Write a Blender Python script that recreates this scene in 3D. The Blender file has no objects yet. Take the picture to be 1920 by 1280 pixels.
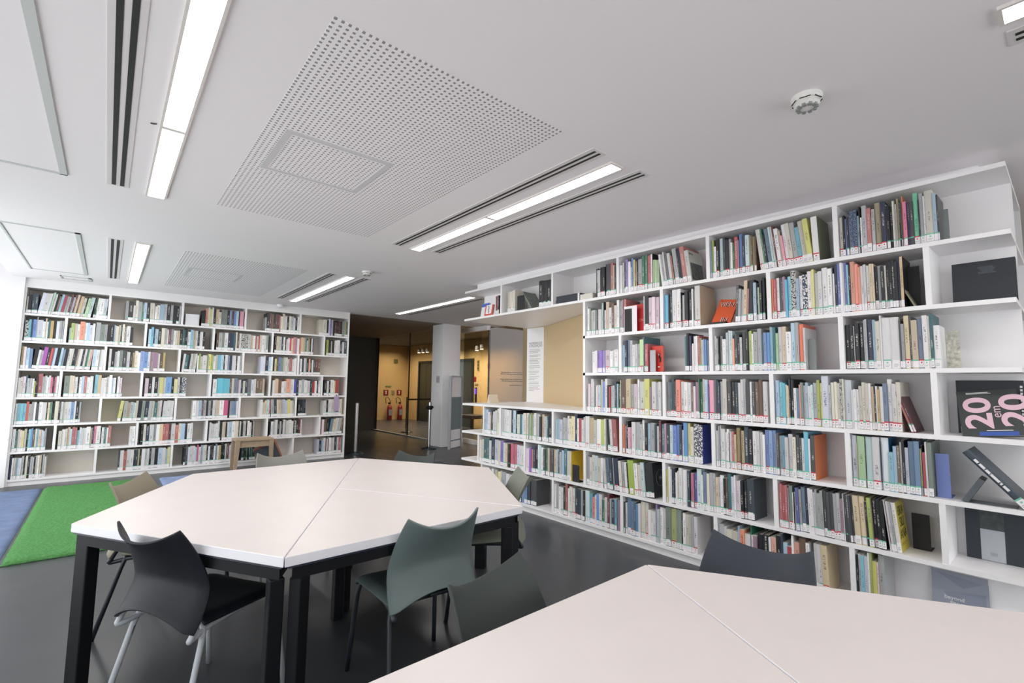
import bpy, bmesh, math, random
from mathutils import Vector, Matrix
random.seed(11)
S = bpy.context.scene
COL = S.collection
PI = math.pi
# ------------------------------------------------------------------ camera, world, light, exposure
cam = bpy.data.objects.new('camera', bpy.data.cameras.new('camera'))
COL.objects.link(cam)
rt = Vector((0.76266408, -0.64666194, 0.01310838)); up = Vector((-0.06785178, -0.05983572, 0.9958995)); fw = Vector((0.64322596, 0.76042621, 0.08951172))
cam.matrix_world = Matrix(((rt.x, up.x, -fw.x, 0), (rt.y, up.y, -fw.y, 0), (rt.z, up.z, -fw.z, 1.3918), (0, 0, 0, 1)))
cam.data.sensor_fit = 'HORIZONTAL'; cam.data.sensor_width = 36.0; cam.data.lens = 893.967 / 1920 * 36.0
cam.data.clip_start = 0.02; cam.data.clip_end = 100
S.camera = cam
S.view_settings.view_transform = 'Standard'; S.view_settings.look = 'None'
S.view_settings.gamma = 1.0; S.view_settings.use_curve_mapping = False
S.view_settings.exposure = 0.27
S.cycles.max_bounces = 10; S.cycles.diffuse_bounces = 6; S.cycles.glossy_bounces = 4; S.cycles.transmission_bounces = 6; S.cycles.transparent_max_bounces = 12
S.cycles.sample_clamp_indirect = 6.0; S.cycles.caustics_reflective = False; S.cycles.caustics_refractive = False
W = bpy.data.worlds.new('sky'); S.world = W; W.use_nodes = True
W.node_tree.nodes['Background'].inputs[0].default_value = (0.985, 0.95, 0.985, 1); W.node_tree.nodes['Background'].inputs[1].default_value = WORLD_STRENGTH = 2.5
def area(name, loc, rot, sx, sy, power, color):
    l = bpy.data.lights.new(name, 'AREA'); l.shape = 'RECTANGLE'; l.size = sx; l.size_y = sy; l.energy = power; l.color = color
    o = bpy.data.objects.new(name, l); o.location = loc; o.rotation_euler = rot; COL.objects.link(o); return o
# daylight coming in through the window wall on the left
area('daylight', (-1.62, 7.0, 1.40), (0, -PI / 2 - 0.10, 0), 2.5, 3.8, 40, (1.0, 0.975, 1.0))
# added weaker fill, as if through unseen glazing behind the viewer
area('fill_behind', (3.0, -4.28, 1.40), (PI / 2 + 0.10, 0, 0), 7.2, 2.5, 30, (1.0, 0.97, 0.99))
# warm lamps of the lobby beyond the glass
area('lobby_lamp', (8.1, 14.9, 2.76), (0, 0, 0), 1.0, 3.6, 150, (1.0, 0.91, 0.78)).data.spread = math.radians(125)
area('lobby_lamp', (8.2, 11.6, 2.76), (0, 0, 0), 0.8, 2.4, 150, (1.0, 0.91, 0.78)).data.spread = math.radians(125)
DIFFUSER = 7.0
# ------------------------------------------------------------------ helpers
def lin(c):
    return tuple(((x / 255.0) / 12.92 if x <= 10 else ((x / 255.0 + 0.055) / 1.055) ** 2.4) for x in c)
MATS = {}
def mat(name, rgb, rough=0.5, metal=0.0, spec=0.5, noise=0.0, nscale=20.0, bump=0.0, emit=0.0):
    if name in MATS: return MATS[name]
    m = bpy.data.materials.new(name); m.use_nodes = True; nt = m.node_tree; b = nt.nodes['Principled BSDF']
    c = lin(rgb) + (1,)
    b.inputs['Base Color'].default_value = c; b.inputs['Roughness'].default_value = rough; b.inputs['Metallic'].default_value = metal
    b.inputs['Specular IOR Level'].default_value = spec
    if noise or bump:
        tc = nt.nodes.new('ShaderNodeTexCoord'); n = nt.nodes.new('ShaderNodeTexNoise'); n.inputs['Scale'].default_value = nscale; n.inputs['Detail'].default_value = 5
        nt.links.new(tc.outputs['Object'], n.inputs['Vector'])
        if noise:
            mx = nt.nodes.new('ShaderNodeMixRGB'); mx.blend_type = 'MULTIPLY'; mx.inputs[0].default_value = 1
            mr = nt.nodes.new('ShaderNodeMapRange'); mr.inputs[1].default_value = 0.25; mr.inputs[2].default_value = 0.75; mr.inputs[3].default_value = 1 - noise; mr.inputs[4].default_value = 1 + noise
            nt.links.new(n.outputs['Fac'], mr.inputs[0]); mx.inputs[1].default_value = c; nt.links.new(mr.outputs[0], mx.inputs[2]); nt.links.new(mx.outputs[0], b.inputs['Base Color'])
        if bump:
            bp = nt.nodes.new('ShaderNodeBump'); bp.inputs['Strength'].default_value = bump; bp.inputs['Distance'].default_value = 0.01
            nt.links.new(n.outputs['Fac'], bp.inputs['Height']); nt.links.new(bp.outputs[0], b.inputs['Normal'])
    if emit:
        b.inputs['Emission Color'].default_value = c; b.inputs['Emission Strength'].default_value = emit
    MATS[name] = m; return m
class MB:
    def __init__(s): s.v = []; s.f = []; s.mi = []; s.uv = []
    def quad(s, pts, mi=0, uv=None):
        k = len(s.v); s.v += [tuple(q) for q in pts]; s.f.append(tuple(range(k, k + len(pts)))); s.mi.append(mi); s.uv.append(uv); return s
    def box(s, a, b, mi=0, M=None, skip=()):
        x0, y0, z0 = a; x1, y1, z1 = b
        P = [Vector(q) for q in ((x0, y0, z0), (x1, y0, z0), (x1, y1, z0), (x0, y1, z0), (x0, y0, z1), (x1, y0, z1), (x1, y1, z1), (x0, y1, z1))]
        if M is not None: P = [M @ q for q in P]
        k = len(s.v); s.v += [tuple(q) for q in P]
        for i, f in enumerate(((0, 3, 2, 1), (4, 5, 6, 7), (0, 1, 5, 4), (1, 2, 6, 5), (2, 3, 7, 6), (3, 0, 4, 7))):
            if i in skip: continue
            s.f.append(tuple(k + j for j in f)); s.mi.append(mi); s.uv.append(None)
        return s
    def prism(s, poly, z0, z1, mi=0, mtop=None):
        n = len(poly); k = len(s.v)
        s.v += [(x, y, z0) for x, y in poly] + [(x, y, z1) for x, y in poly]
        s.f.append(tuple(k + i for i in reversed(range(n)))); s.mi.append(mi); s.uv.append(None)
        s.f.append(tuple(k + n + i for i in range(n))); s.mi.append(mi if mtop is None else mtop); s.uv.append(None)
        for i in range(n):
            j = (i + 1) % n; s.f.append((k + i, k + j, k + n + j, k + n + i)); s.mi.append(mi); s.uv.append(None)
        return s
    def tube(s, pts, r, seg=10, mi=0, cap=True):
        pts = [Vector(q) for q in pts]; n = len(pts); rings = []
        t0 = (pts[1] - pts[0]).normalized(); nrm = t0.orthogonal().normalized()
        for i, q in enumerate(pts):
            t = ((pts[min(i + 1, n - 1)] - pts[max(i - 1, 0)])).normalized()
            nrm = (nrm - t * nrm.dot(t)).normalized(); bn = t.cross(nrm)
            rr = r[i] if isinstance(r, (list, tuple)) else r
            k = len(s.v); s.v += [tuple(q + (nrm * math.cos(2 * PI * j / seg) + bn * math.sin(2 * PI * j / seg)) * rr) for j in range(seg)]; rings.append(k)
        for a, b in zip(rings, rings[1:]):
            for j in range(seg):
                j2 = (j + 1) % seg; s.f.append((a + j, a + j2, b + j2, b + j)); s.mi.append(mi); s.uv.append(None)
        if cap:
            s.f.append(tuple(rings[0] + j for j in reversed(range(seg)))); s.mi.append(mi); s.uv.append(None)
            s.f.append(tuple(rings[-1] + j for j in range(seg))); s.mi.append(mi); s.uv.append(None)
        return s
    def lathe(s, prof, seg=24, mi=0, c=(0, 0, 0)):
        rings = []
        for r, z in prof:
            k = len(s.v); s.v += [(c[0] + r * math.cos(2 * PI * j / seg), c[1] + r * math.sin(2 * PI * j / seg), c[2] + z) for j in range(seg)]; rings.append(k)
        for a, b in zip(rings, rings[1:]):
            for j in range(seg):
                j2 = (j + 1) % seg; s.f.append((a + j, a + j2, b + j2, b + j)); s.mi.append(mi); s.uv.append(None)
        s.f.append(tuple(rings[0] + j for j in reversed(range(seg)))); s.mi.append(mi); s.uv.append(None)
        s.f.append(tuple(rings[-1] + j for j in range(seg))); s.mi.append(mi); s.uv.append(None)
        return s
    def mesh(s, name, mats, smooth=False):
        me = bpy.data.meshes.new(name); me.from_pydata(s.v, [], s.f)
        for m in (mats if isinstance(mats, (list, tuple)) else [mats]): me.materials.append(m)
        me.polygons.foreach_set('material_index', s.mi)
        if any(u is not None for u in s.uv):
            ul = me.uv_layers.new(name='UVMap'); dat = [-1.0] * (2 * len(me.loops)); li = 0
            for f, u in zip(s.f, s.uv):
                for j in range(len(f)):
                    if u is not None: dat[2 * li] = u[j][0]; dat[2 * li + 1] = u[j][1]
                    li += 1
            ul.data.foreach_set('uv', dat)
        if smooth:
            me.polygons.foreach_set('use_smooth', [True] * len(me.polygons))
        me.update(); return me
    def obj(s, name, mats, parent=None, smooth=False, bevel=0, angle=None):
        o = bpy.data.objects.new(name, s.mesh(name, mats, smooth)); COL.objects.link(o)
        if parent: o.parent = parent
        if bevel:
            m = o.modifiers.new('edge', 'BEVEL'); m.width = bevel; m.segments = 2; m.limit_method = 'ANGLE'
        return o
def tag(o, label, cat, group=None, kind=None):
    o['label'] = label; o['category'] = cat
    if group: o['group'] = group
    if kind: o['kind'] = kind
    return o
def thing(name, label, cat, loc=(0, 0, 0), rz=0, group=None):
    o = bpy.data.objects.new(name, None); o.empty_display_size = 0.1; COL.objects.link(o); o.location = loc; o.rotation_euler = (0, 0, rz)
    return tag(o, label, cat, group)
def struct(o): o['kind'] = 'structure'; return o
def text(body, size, m, parent, M, extrude=0.0006, align='CENTER', name='lettering', sx=1.0, bold=0.0):
    c = bpy.data.curves.new(name, 'FONT'); c.body = body; c.size = size; c.extrude = extrude; c.align_x = align; c.align_y = 'CENTER'; c.offset = bold; c.space_line = 0.85
    c.materials.append(m); tmp = bpy.data.objects.new(name, c); me = bpy.data.meshes.new_from_object(tmp); bpy.data.objects.remove(tmp); bpy.data.curves.remove(c)
    o = bpy.data.objects.new(name, me); COL.objects.link(o); o.parent = parent
    o.matrix_local = M @ Matrix.Diagonal((sx, 1, 1, 1)); return o
def copy_tree(o, parent=None):
    c = o.copy(); COL.objects.link(c)
    if parent: c.parent = parent
    for ch in list(o.children): copy_tree(ch, c)
    return c
# ------------------------------------------------------------------ materials
WHITE = mat('white_laminate', (240, 238, 239), 0.42)
CEIL = mat('ceiling_paint', (240, 236, 238), 0.9, spec=0.1)
WALLW = mat('white_wall_paint', (242, 241, 243), 0.8, spec=0.2)
BEIGE = mat('beige_wall_paint', (206, 183, 146), 0.8, spec=0.2)
YELLOW = mat('ochre_lobby_paint', (216, 186, 132), 0.8, spec=0.2)
DARKW = mat('dark_wall_panel', (62, 62, 64), 0.4)
UNLITC = mat('unlit_tone_corridor_ceiling', (150, 138, 130), 0.7)  # brown-grey puts the corridor ceiling's lack of light into its colour
BLACK = mat('black_steel', (15, 16, 21), 0.5, spec=0.25)
CHROME = mat('brushed_steel', (205, 205, 210), 0.25, metal=1.0)
DKSTEEL = mat('dark_steel', (62, 66, 66), 0.35, metal=0.7)
SLOTD = mat('dark_slot', (34, 35, 33), 0.6)
GREYF = mat('grey_frame', (178, 180, 180), 0.5)
TOP = mat('pale_maple_laminate', (210, 202, 200), 0.38, noise=0.02, nscale=6)
EDGE = mat('white_edge_band', (228, 227, 232), 0.45)
PAPER = mat('paper_block', (214, 210, 202), 0.9, spec=0.1)
LABELW = mat('paper_label', (236, 233, 235), 0.7)
INKG = mat('green_sticker', (60, 170, 130), 0.6); INKR = mat('red_sticker', (205, 55, 70), 0.6); INKK = mat('black_ink', (28, 28, 32), 0.6); INKW = mat('white_ink', (232, 230, 230), 0.6)
PINK = mat('pink_ink', (222, 186, 200), 0.6); REDINK = mat('red_ink', (205, 90, 95), 0.6)
RED = mat('red_paint', (140, 36, 44), 0.4)
GREYINK = mat('grey_ink', (150, 150, 152), 0.7)
def glass_mat(name, tint, refl, opaque=0.0, ocol=(150, 140, 120)):
    m = bpy.data.materials.new(name); m.use_nodes = True; nt = m.node_tree; nt.nodes.clear()
    out = nt.nodes.new('ShaderNodeOutputMaterial'); tr = nt.nodes.new('ShaderNodeBsdfTransparent'); gl = nt.nodes.new('ShaderNodeBsdfGlossy')
    tr.inputs[0].default_value = lin(tint) + (1,); gl.inputs['Roughness'].default_value = 0.02; gl.inputs[0].default_value = (1, 1, 1, 1)
    mx = nt.nodes.new('ShaderNodeMixShader'); lw = nt.nodes.new('ShaderNodeLayerWeight'); lw.inputs[0].default_value = 0.5; pw = nt.nodes.new('ShaderNodeMath'); pw.operation = 'POWER'; pw.inputs[1].default_value = 4.0; fr = nt.nodes.new('ShaderNodeMath'); fr.operation = 'MULTIPLY_ADD'; fr.inputs[1].default_value = 0.9; fr.inputs[2].default_value = refl
    nt.links.new(lw.outputs['Facing'], pw.inputs[0]); nt.links.new(pw.outputs[0], fr.inputs[0])
    nt.links.new(fr.outputs[0], mx.inputs[0]); nt.links.new(gl.outputs[0], mx.inputs[2])
    if opaque:
        df = nt.nodes.new('ShaderNodeBsdfDiffuse'); df.inputs[0].default_value = lin(ocol) + (1,); m2 = nt.nodes.new('ShaderNodeMixShader'); m2.inputs[0].default_value = opaque
        nt.links.new(tr.outputs[0], m2.inputs[1]); nt.links.new(df.outputs[0], m2.inputs[2]); nt.links.new(m2.outputs[0], mx.inputs[1])
    else: nt.links.new(tr.outputs[0], mx.inputs[1])
    nt.links.new(mx.outputs[0], out.inputs[0]); return m
GLASS = glass_mat('clear_glass', (240, 244, 243), 0.03)
GLASSD = glass_mat('smoked_glass', (212, 208, 200), 0.04)
GLASSF = glass_mat('frosted_glass', (214, 204, 184), 0.05, 0.42, (74, 70, 60))
def floor_mat():
    m = mat('dark_grey_floor', (58, 60, 64), 0.3, spec=0.5, noise=0.10, nscale=1.3); nt = m.node_tree; b = nt.nodes['Principled BSDF']
    tc = nt.nodes.new('ShaderNodeTexCoord'); n = nt.nodes.new('ShaderNodeTexNoise'); n.inputs['Scale'].default_value = 2.2; n.inputs['Detail'].default_value = 8
    mr = nt.nodes.new('ShaderNodeMapRange'); mr.inputs[3].default_value = 0.24; mr.inputs[4].default_value = 0.42
    nt.links.new(tc.outputs['Object'], n.inputs[0]); nt.links.new(n.outputs[0], mr.inputs[0]); nt.links.new(mr.outputs[0], b.inputs['Roughness']); return m
FLOOR = floor_mat()
def perf_mat():
    m = mat('perforated_plaster', (240, 236, 238), 0.9, spec=0.1); nt = m.node_tree; b = nt.nodes['Principled BSDF']
    tc = nt.nodes.new('ShaderNodeTexCoord'); sp = nt.nodes.new('ShaderNodeSeparateXYZ'); nt.links.new(tc.outputs['Object'], sp.inputs[0]); res = []
    for ax in (0, 1):
        d = nt.nodes.new('ShaderNodeMath'); d.operation = 'DIVIDE'; d.inputs[1].default_value = 0.0268; nt.links.new(sp.outputs[ax], d.inputs[0])
        fr = nt.nodes.new('ShaderNodeMath'); fr.operation = 'FRACT'; nt.links.new(d.outputs[0], fr.inputs[0])
        lt = nt.nodes.new('ShaderNodeMath'); lt.operation = 'LESS_THAN'; lt.inputs[1].default_value = 0.43; nt.links.new(fr.outputs[0], lt.inputs[0]); res.append(lt)
    mu = nt.nodes.new('ShaderNodeMath'); mu.operation = 'MULTIPLY'; nt.links.new(res[0].outputs[0], mu.inputs[0]); nt.links.new(res[1].outputs[0], mu.inputs[1])
    mx = nt.nodes.new('ShaderNodeMixRGB'); mx.inputs[1].default_value = lin((240, 236, 238)) + (1,); mx.inputs[2].default_value = lin((146, 142, 144)) + (1,)
    nt.links.new(mu.outputs[0], mx.inputs[0]); nt.links.new(mx.outputs[0], b.inputs['Base Color']); return m
PERF = perf_mat()
# ------------------------------------------------------------------ the setting
H = 2.72
def slab(name, a, b, m): return struct(MB().box(a, b).obj(name, m))
slab('floor', (-1.9, -4.0, -0.1), (12.0, 17.4, 0.0), FLOOR)
slab('ceiling', (-1.03, -4.0, H), (6.9, 9.08, H + 0.15), CEIL)
slab('ceiling_pocket', (-1.6, -4.0, 2.95), (-1.03, 9.08, 3.05), CEIL)
slab('ceiling_corridor', (-1.02, 9.08, H), (6.2, 13.9, H + 0.15), UNLITC)
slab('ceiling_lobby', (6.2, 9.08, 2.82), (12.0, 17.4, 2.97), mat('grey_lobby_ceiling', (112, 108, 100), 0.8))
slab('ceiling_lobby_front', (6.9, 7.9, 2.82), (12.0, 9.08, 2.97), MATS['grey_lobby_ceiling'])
slab('wall_back', (-1.6, 9.30, 0), (3.47, 9.42, H), WALLW)
slab('wall_left_pier', (-1.6, 8.90, 0), (-0.905, 9.30, 2.95), WALLW)
struct(MB().box((-1.5, -4.16, 0), (7.2, -4.0, 0.08)).box((-1.2, -4.16, 2.66), (7.2, -4.0, H)).box((6.6, -4.16, 0.08), (7.2, -4.0, 2.66)).obj('wall_front', WALLW))
for i in range(3):  # unseen panes added in this wall to let in fill light
    x0 = -1.0 + i * 2.533
    w = struct(MB().box((x0, -4.09, 0.08), (x0 + 2.533, -4.085, 2.66)).obj('window_%d' % (8 + i), GLASS))
    MB().box((x0, -4.13, 0.08), (x0 + 0.06, -4.05, 2.66)).box((x0 + 2.473, -4.13, 0.08), (x0 + 2.533, -4.05, 2.66)).obj('frame', WHITE, w)
slab('wall_right', (7.0, -4.0, 0), (7.1, 7.9, 2.82), BEIGE)
slab('wall_corridor_end', (3.3, 13.5, 0), (6.2, 13.6, H), DARKW)
slab('wall_corridor_left', (3.40, 9.42, 0), (3.47, 13.5, H), DARKW)
slab('wall_lobby_back', (7.0, 17.0, 0), (9.1, 17.1, 2.82), YELLOW)
slab('wall_lobby_right', (9.0, 7.9, 0), (9.1, 17.0, 2.82), YELLOW)
slab('wall_lobby_left', (6.12, 13.5, 0), (6.2, 17.1, 2.82), DARKW)
slab('trim_1', (3.75, 13.46, 0.0), (4.55, 13.5, 0.035), GREYF)
struct(MB().box((5.66, 9.06, 0), (6.12, 9.52, H)).obj('pillar', WALLW, bevel=0.006))
slab('trim_2', (6.55, 8.62, 0.0), (6.62, 9.5, 0.1), WHITE)
slab('trim_3', (6.52, 8.6, 2.62), (6.64, 9.62, H), WHITE)
slab('trim_4', (6.07, 9.52, 0.0), (6.13, 13.5, 0.03), GREYF)
# glazing to the lobby
g = struct(MB().box((6.095, 9.52, 0.03), (6.105, 13.5, H)).obj('window_1', GLASSD))
mb = MB()
for y in (13.42, 11.4): mb.box((6.085, y, 0), (6.115, y + 0.02, H))
mb.obj('frame', DKSTEEL, g)
g = struct(MB().box((6.595, 8.62, 0.1), (6.605, 9.6, 2.62)).obj('window_2', GLASSD))
MB().box((6.585, 8.60, 0), (6.615, 8.62, 2.62)).obj('frame', DKSTEEL, g)
g = struct(MB().box((6.62, 8.595, 0), (8.9, 8.607, 2.70)).obj('window_3', GLASSF))
mb = MB()
for k, (x0, x1, z) in enumerate(((6.95, 7.75, 1.66), (6.93, 7.75, 1.62), (6.93, 7.70, 1.50), (6.97, 7.75, 1.46), (7.22, 7.75, 1.36))):
    x = x0
    while x < x1:
        w = random.uniform(0.03, 0.09); mb.box((x, 8.590, z), (min(x + w, x1), 8.595, z + 0.018)); x += w + 0.018
mb.obj('lettering', mat('dark_vinyl', (92, 88, 80), 0.6), g)
# the pillar between glass and niche, beige angled wall behind the open bay of the bookcase
struct(MB().prism([(4.76, 4.92), (3.97, 3.16), (4.10, 3.10), (4.90, 4.88)], 1.137, 2.222).obj('wall_niche', BEIGE))
pw = struct(MB().prism([(4.735, 5.25), (4.76, 4.92), (4.90, 4.92), (4.90, 5.25)], 1.137, 2.222).obj('wall_niche_panel', WALLW))
dirp = Vector((0.025, -0.33, 0)).normalized()
def on_panel(y, z): return Matrix(((dirp.x, 0, -dirp.y * -1 * -1, 4.735 + (5.25 - y) * 0.0757 - 0.0015), (dirp.y, 0, 0, y), (0, 1, 0, z), (0, 0, 0, 1)))
Mp = Matrix(((0.0755, 0, -0.997, 0), (-0.997, 0, -0.0755, 0), (0, 1, 0, 0), (0, 0, 0, 1)))
def panelM(s, z): # s = distance along the panel from its far edge
    return Matrix.Translation((4.735 + 0.0755 * s - 0.0015, 5.25 - 0.997 * s, z)) @ Mp
text('NORMAS DE\nUTILIZAÇÃO', 0.046, GREYINK, pw, panelM(0.045, 1.975), 0.0004, 'LEFT')
mb = MB(); z = 1.90; random.seed(5)
for para in (3, 2, 4, 3, 3, 3, 2, 4):
    for i in range(para):
        w = random.uniform(0.17, 0.225) if i < para - 1 else random.uniform(0.08, 0.2)
        mb.box((0.05, -0.004, -0.0005), (0.05 + w, 0.004, 0.0008), M=panelM(0, z)); z -= 0.0215
    z -= 0.014
mb.obj('lettering', mat('pale_grey_print', (186, 186, 188), 0.8), pw)
# window wall on the left (outside the frame, source of the daylight)
struct(MB().box((-1.51, 0.1, 0), (-1.35, 8.9, 0.08)).box((-1.51, 0.1, 2.66), (-1.35, 8.9, 2.95)).box((-1.51, -4.1, 0), (-1.35, 0.1, 2.95)).obj('wall_left', WALLW))
for i in range(4):
    y0 = 0.1 + i * 2.2
    w = struct(MB().box((-1.44, y0, 0.08), (-1.435, y0 + 2.2, 2.66)).obj('window_%d' % (4 + i), GLASS))
    MB().box((-1.48, y0, 0.08), (-1.40, y0 + 0.05, 2.66)).box((-1.48, y0 + 2.15, 0.08), (-1.40, y0 + 2.2, 2.66)).obj('frame', WHITE, w)
# ------------------------------------------------------------------ ceiling fittings
def ceiling_light(x, y0, label, w=0.096):
    t = thing('ceiling_light', label, 'light', (x, y0, H), 0, 'recessed ceiling lights')
    L = 2.46 ; m0 = 1.24
    DM = mat('lit_diffuser', (255, 250, 240), 0.6, emit=DIFFUSER)
    h = w / 2 + 0.012
    MB().box((-h, -0.012, -0.012), (-w / 2, L + 0.012, 0)).box((w / 2, -0.012, -0.012), (h, L + 0.012, 0)).box((-w / 2, -0.012, -0.012), (w / 2, 0, 0)).box((-w / 2, L, -0.012), (w / 2, L + 0.012, 0)).box((-w / 2, m0 - 0.017, -0.010), (w / 2, m0 + 0.017, 0)).obj('frame', mat('light_frame', (224, 218, 214), 0.5), t)
    for ya, yb in ((0, m0 - 0.017), (m0 + 0.017, L)):       # the tubes' own light, leaving through each diffuser
        lo = area('lamp', (0, (ya + yb) / 2, -0.009), (0, 0, 0), w, yb - ya, 7.2, (1.0, 0.985, 0.955)); lo.parent = t
    MB().box((-w / 2, 0, -0.007), (w / 2, m0 - 0.017, 0)).obj('diffuser', DM, t)
    MB().box((-w / 2, m0 + 0.017, -0.007), (w / 2, L, 0)).obj('diffuser', DM, t)
ceiling_light(0.183, 1.78, 'long recessed ceiling light nearest the perforated panel on the window side')
ceiling_light(0.186, 5.84, 'short-looking far recessed ceiling light in front of the far bookcase window side')
ceiling_light(2.262, 1.72, 'recessed ceiling light between two slot vents beside the large perforated panel')
ceiling_light(2.262, 5.84, 'recessed ceiling light with slot vents near the far bookcase right end')
ceiling_light(4.19, 5.90, 'thin recessed ceiling light above the white pillar and lobby glass')
ceiling_light(2.335, -2.37, 'recessed ceiling light cut off at the top corner above the long bookcase end')
ceiling_light(0.183, -2.37, 'recessed ceiling light behind the viewer on the window side')
def slot_vent(x, y0, L, label, gap=0.044, w=0.022):
    t = thing('slot_vent', label, 'vent', (x, y0, H), 0, 'slot vents in the ceiling')
    MB().box((-0.058, -0.02, -0.004), (0.058, L + 0.02, 0)).obj('frame', mat('vent_frame', (222, 217, 218), 0.6), t)
    for sx in (-1, 1):
        MB().box((sx * gap / 2 - w / 2, 0, -0.0055), (sx * gap / 2 + w / 2, L, -0.003)).obj('slot', SLOTD, t)
slot_vent(-0.031, 1.72, 2.45, 'wide dark twin slot vent beside the longest ceiling light')
slot_vent(-0.024, 5.84, 2.30, 'dark twin slot vent beside the far ceiling light, window side')
slot_vent(2.052, 1.69, 2.46, 'twin slot vent between perforated panel and lit ceiling light', 0.04, 0.017)
slot_vent(2.474, 1.68, 2.44, 'twin slot vent on the bookcase side of the middle ceiling light', 0.04, 0.017)
slot_vent(2.03, 5.84, 2.32, 'far twin slot vent on the window side of the far light', 0.04, 0.017)
slot_vent(2.45, 5.82, 2.38, 'far twin slot vent beside the smoke detector', 0.04, 0.017)
slot_vent(4.40, 5.92, 2.40, 'twin slot vent beside the light above the lobby entrance', 0.04, 0.017)
slot_vent(2.52, -2.37, 2.44, 'slot vent at the top right corner beside the cut off light', 0.04, 0.017)
def perforated(x0, x1, y0, y1, hx0, hx1, hy0, hy1, label):
    t = thing('perforated_ceiling_panel', label, 'ceiling panel', (x0, y0, H), 0, 'perforated ceiling panels')
    MB().box((0, 0, -0.003), (x1 - x0, y1 - y0, 0)).obj('panel', PERF, t)
    a, b, c, d = hx0 - x0, hx1 - x0, hy0 - y0, hy1 - y0; e = 0.035
    h = MB().box((a, c, -0.005), (b, d, -0.003)).obj('access_hatch', PERF, t)
    MB().box((a - e, c - e, -0.007), (b + e, c, -0.003)).box((a - e, d, -0.007), (b + e, d + e, -0.003)).box((a - e, c, -0.007), (a, d, -0.003)).box((b, c, -0.007), (b + e, d, -0.003)).obj('hatch_frame', mat('hatch_frame_grey', (206, 205, 206), 0.6), h)
perforated(0.545, 1.747, 1.67, 4.13, 0.67, 1.21, 2.645, 3.165, 'large perforated ceiling panel with access hatch above the hexagonal table')
perforated(0.53, 1.747, 5.87, 8.25, 0.68, 1.19, 6.73, 7.21, 'faint perforated ceiling panel with hatch near the far bookcase')
def plain_panel(x0, x1, y0, y1, label):
    t = thing('ceiling_access_panel', label, 'ceiling panel', (x0, y0, H), 0, 'plain access panels in the ceiling'); w, l = x1 - x0, y1 - y0; e = 0.03
    MB().box((e, e, -0.004), (w - e, l - e, 0)).obj('panel', CEIL, t)
    MB().box((0, 0, -0.009), (w, e * .5, 0)).box((0, l - e * .5, -0.009), (w, l, 0)).box((0, 0, -0.009), (e * .5, l, 0)).box((w - e * 1.2, 0, -0.009), (w, l, 0)).obj('frame', mat('panel_frame', (200, 203, 202), 0.6), t)
plain_panel(-0.80, -0.285, 1.70, 4.19, 'plain framed ceiling access panel nearest the viewer on window side')
plain_panel(-0.80, -0.275, 5.83, 8.12, 'plain framed ceiling access panel in front of the far bookcase')
plain_panel(-0.55, -0.24, 8.40, 8.62, 'tiny ceiling hatch right above the far bookcase corner')
def smoke(x, y, label, s=1.0):
    t = thing('smoke_detector', label, 'smoke detector', (x, y, H), 0)
    M_ = mat('detector_plastic', (226, 224, 220), 0.5)
    MB().lathe([(0.056 * s, 0), (0.056 * s, -0.014 * s), (0.052 * s, -0.022 * s), (0.046 * s, -0.024 * s)], 28).obj('base', M_, t, smooth=False)
    MB().lathe([(0.045 * s, -0.024 * s), (0.047 * s, -0.034 * s), (0.036 * s, -0.046 * s), (0.012 * s, -0.050 * s)], 28).obj('cover', M_, t)
    mb = MB()
    for k in range(10):
        a = 2 * PI * k / 10; Mr = Matrix.Rotation(a, 4, 'Z')
        mb.box((0.024 * s, -0.006 * s, -0.0515 * s), (0.040 * s, 0.006 * s, -0.0405 * s), M=Mr)
    mb.obj('grille', mat('detector_grey', (140, 146, 142), 0.6), t)
    mb = MB()
    for k in range(6):
        Mr = Matrix.Rotation(2 * PI * k / 6 + 0.2, 4, 'Z'); mb.box((0.0485 * s, -0.019 * s, -0.0245 * s), (0.0515 * s, 0.019 * s, -0.0215 * s), M=Mr)
    mb.obj('slit', SLOTD, t)
smoke(2.359, 0.722, 'round white smoke detector on the empty ceiling above the bookcase', 1.12)
smoke(2.302, 5.442, 'small far white smoke detector beside the far slot vents', 1.0)
t = thing('motion_sensor', 'small white sensor on top edge of the far bookcase', 'sensor', (2.22, 8.87, 2.68))
MB().lathe([(0.055, 0.04), (0.055, 0.015), (0.035, -0.01), (0.01, -0.015)], 18).obj('body', WALLW, t, smooth=True)
t = tag(MB().tube([(0.085, 3.03, H - 0.001), (0.097, 3.02, H - 0.006), (0.108, 3.01, H - 0.006)], 0.0035, 6).obj('ceiling_hook', SLOTD), 'tiny dark hook in the ceiling between slot vent and light', 'hook')
# ------------------------------------------------------------------ bookcases
ZS = [2.25, 1.882, 1.515, 1.14, 0.785, 0.435, 0.085]     # top of the shelf under each row, top row first
ZT = [2.595] + [z - 0.026 for z in ZS[:-1]]              # clear top of each row
XF, YF = 3.60, 8.93
bc = thing('bookcase', 'long white bookcase with offset bays and an open counter end', 'bookcase', (0, 0, 0))
def rbox(name, a, b, m=WHITE): return MB().box(a, b).obj(name, m, bc)
Y0, Y1 = 0.177, 5.25
rbox('shelf', (XF, Y0, 2.595), (4.62, Y1, 2.622)); rbox('shelf', (XF, 3.13, 2.224), (4.70, Y1, 2.25)); rbox('shelf', (XF, Y0, 2.224), (4.62, 3.13, 2.25))
for z in ZS[1:3]: rbox('shelf', (XF, Y0, z - 0.026), (4.62 if z > 1.7 else 3.95, 3.165, z))
MB().prism([(XF, Y0), (3.95, Y0), (3.95, 3.12), (4.06, 3.12), (4.80, 4.88), (4.735, Y1), (XF, Y1)], 1.113, 1.14, 0).obj('counter', WHITE, bc)
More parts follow.
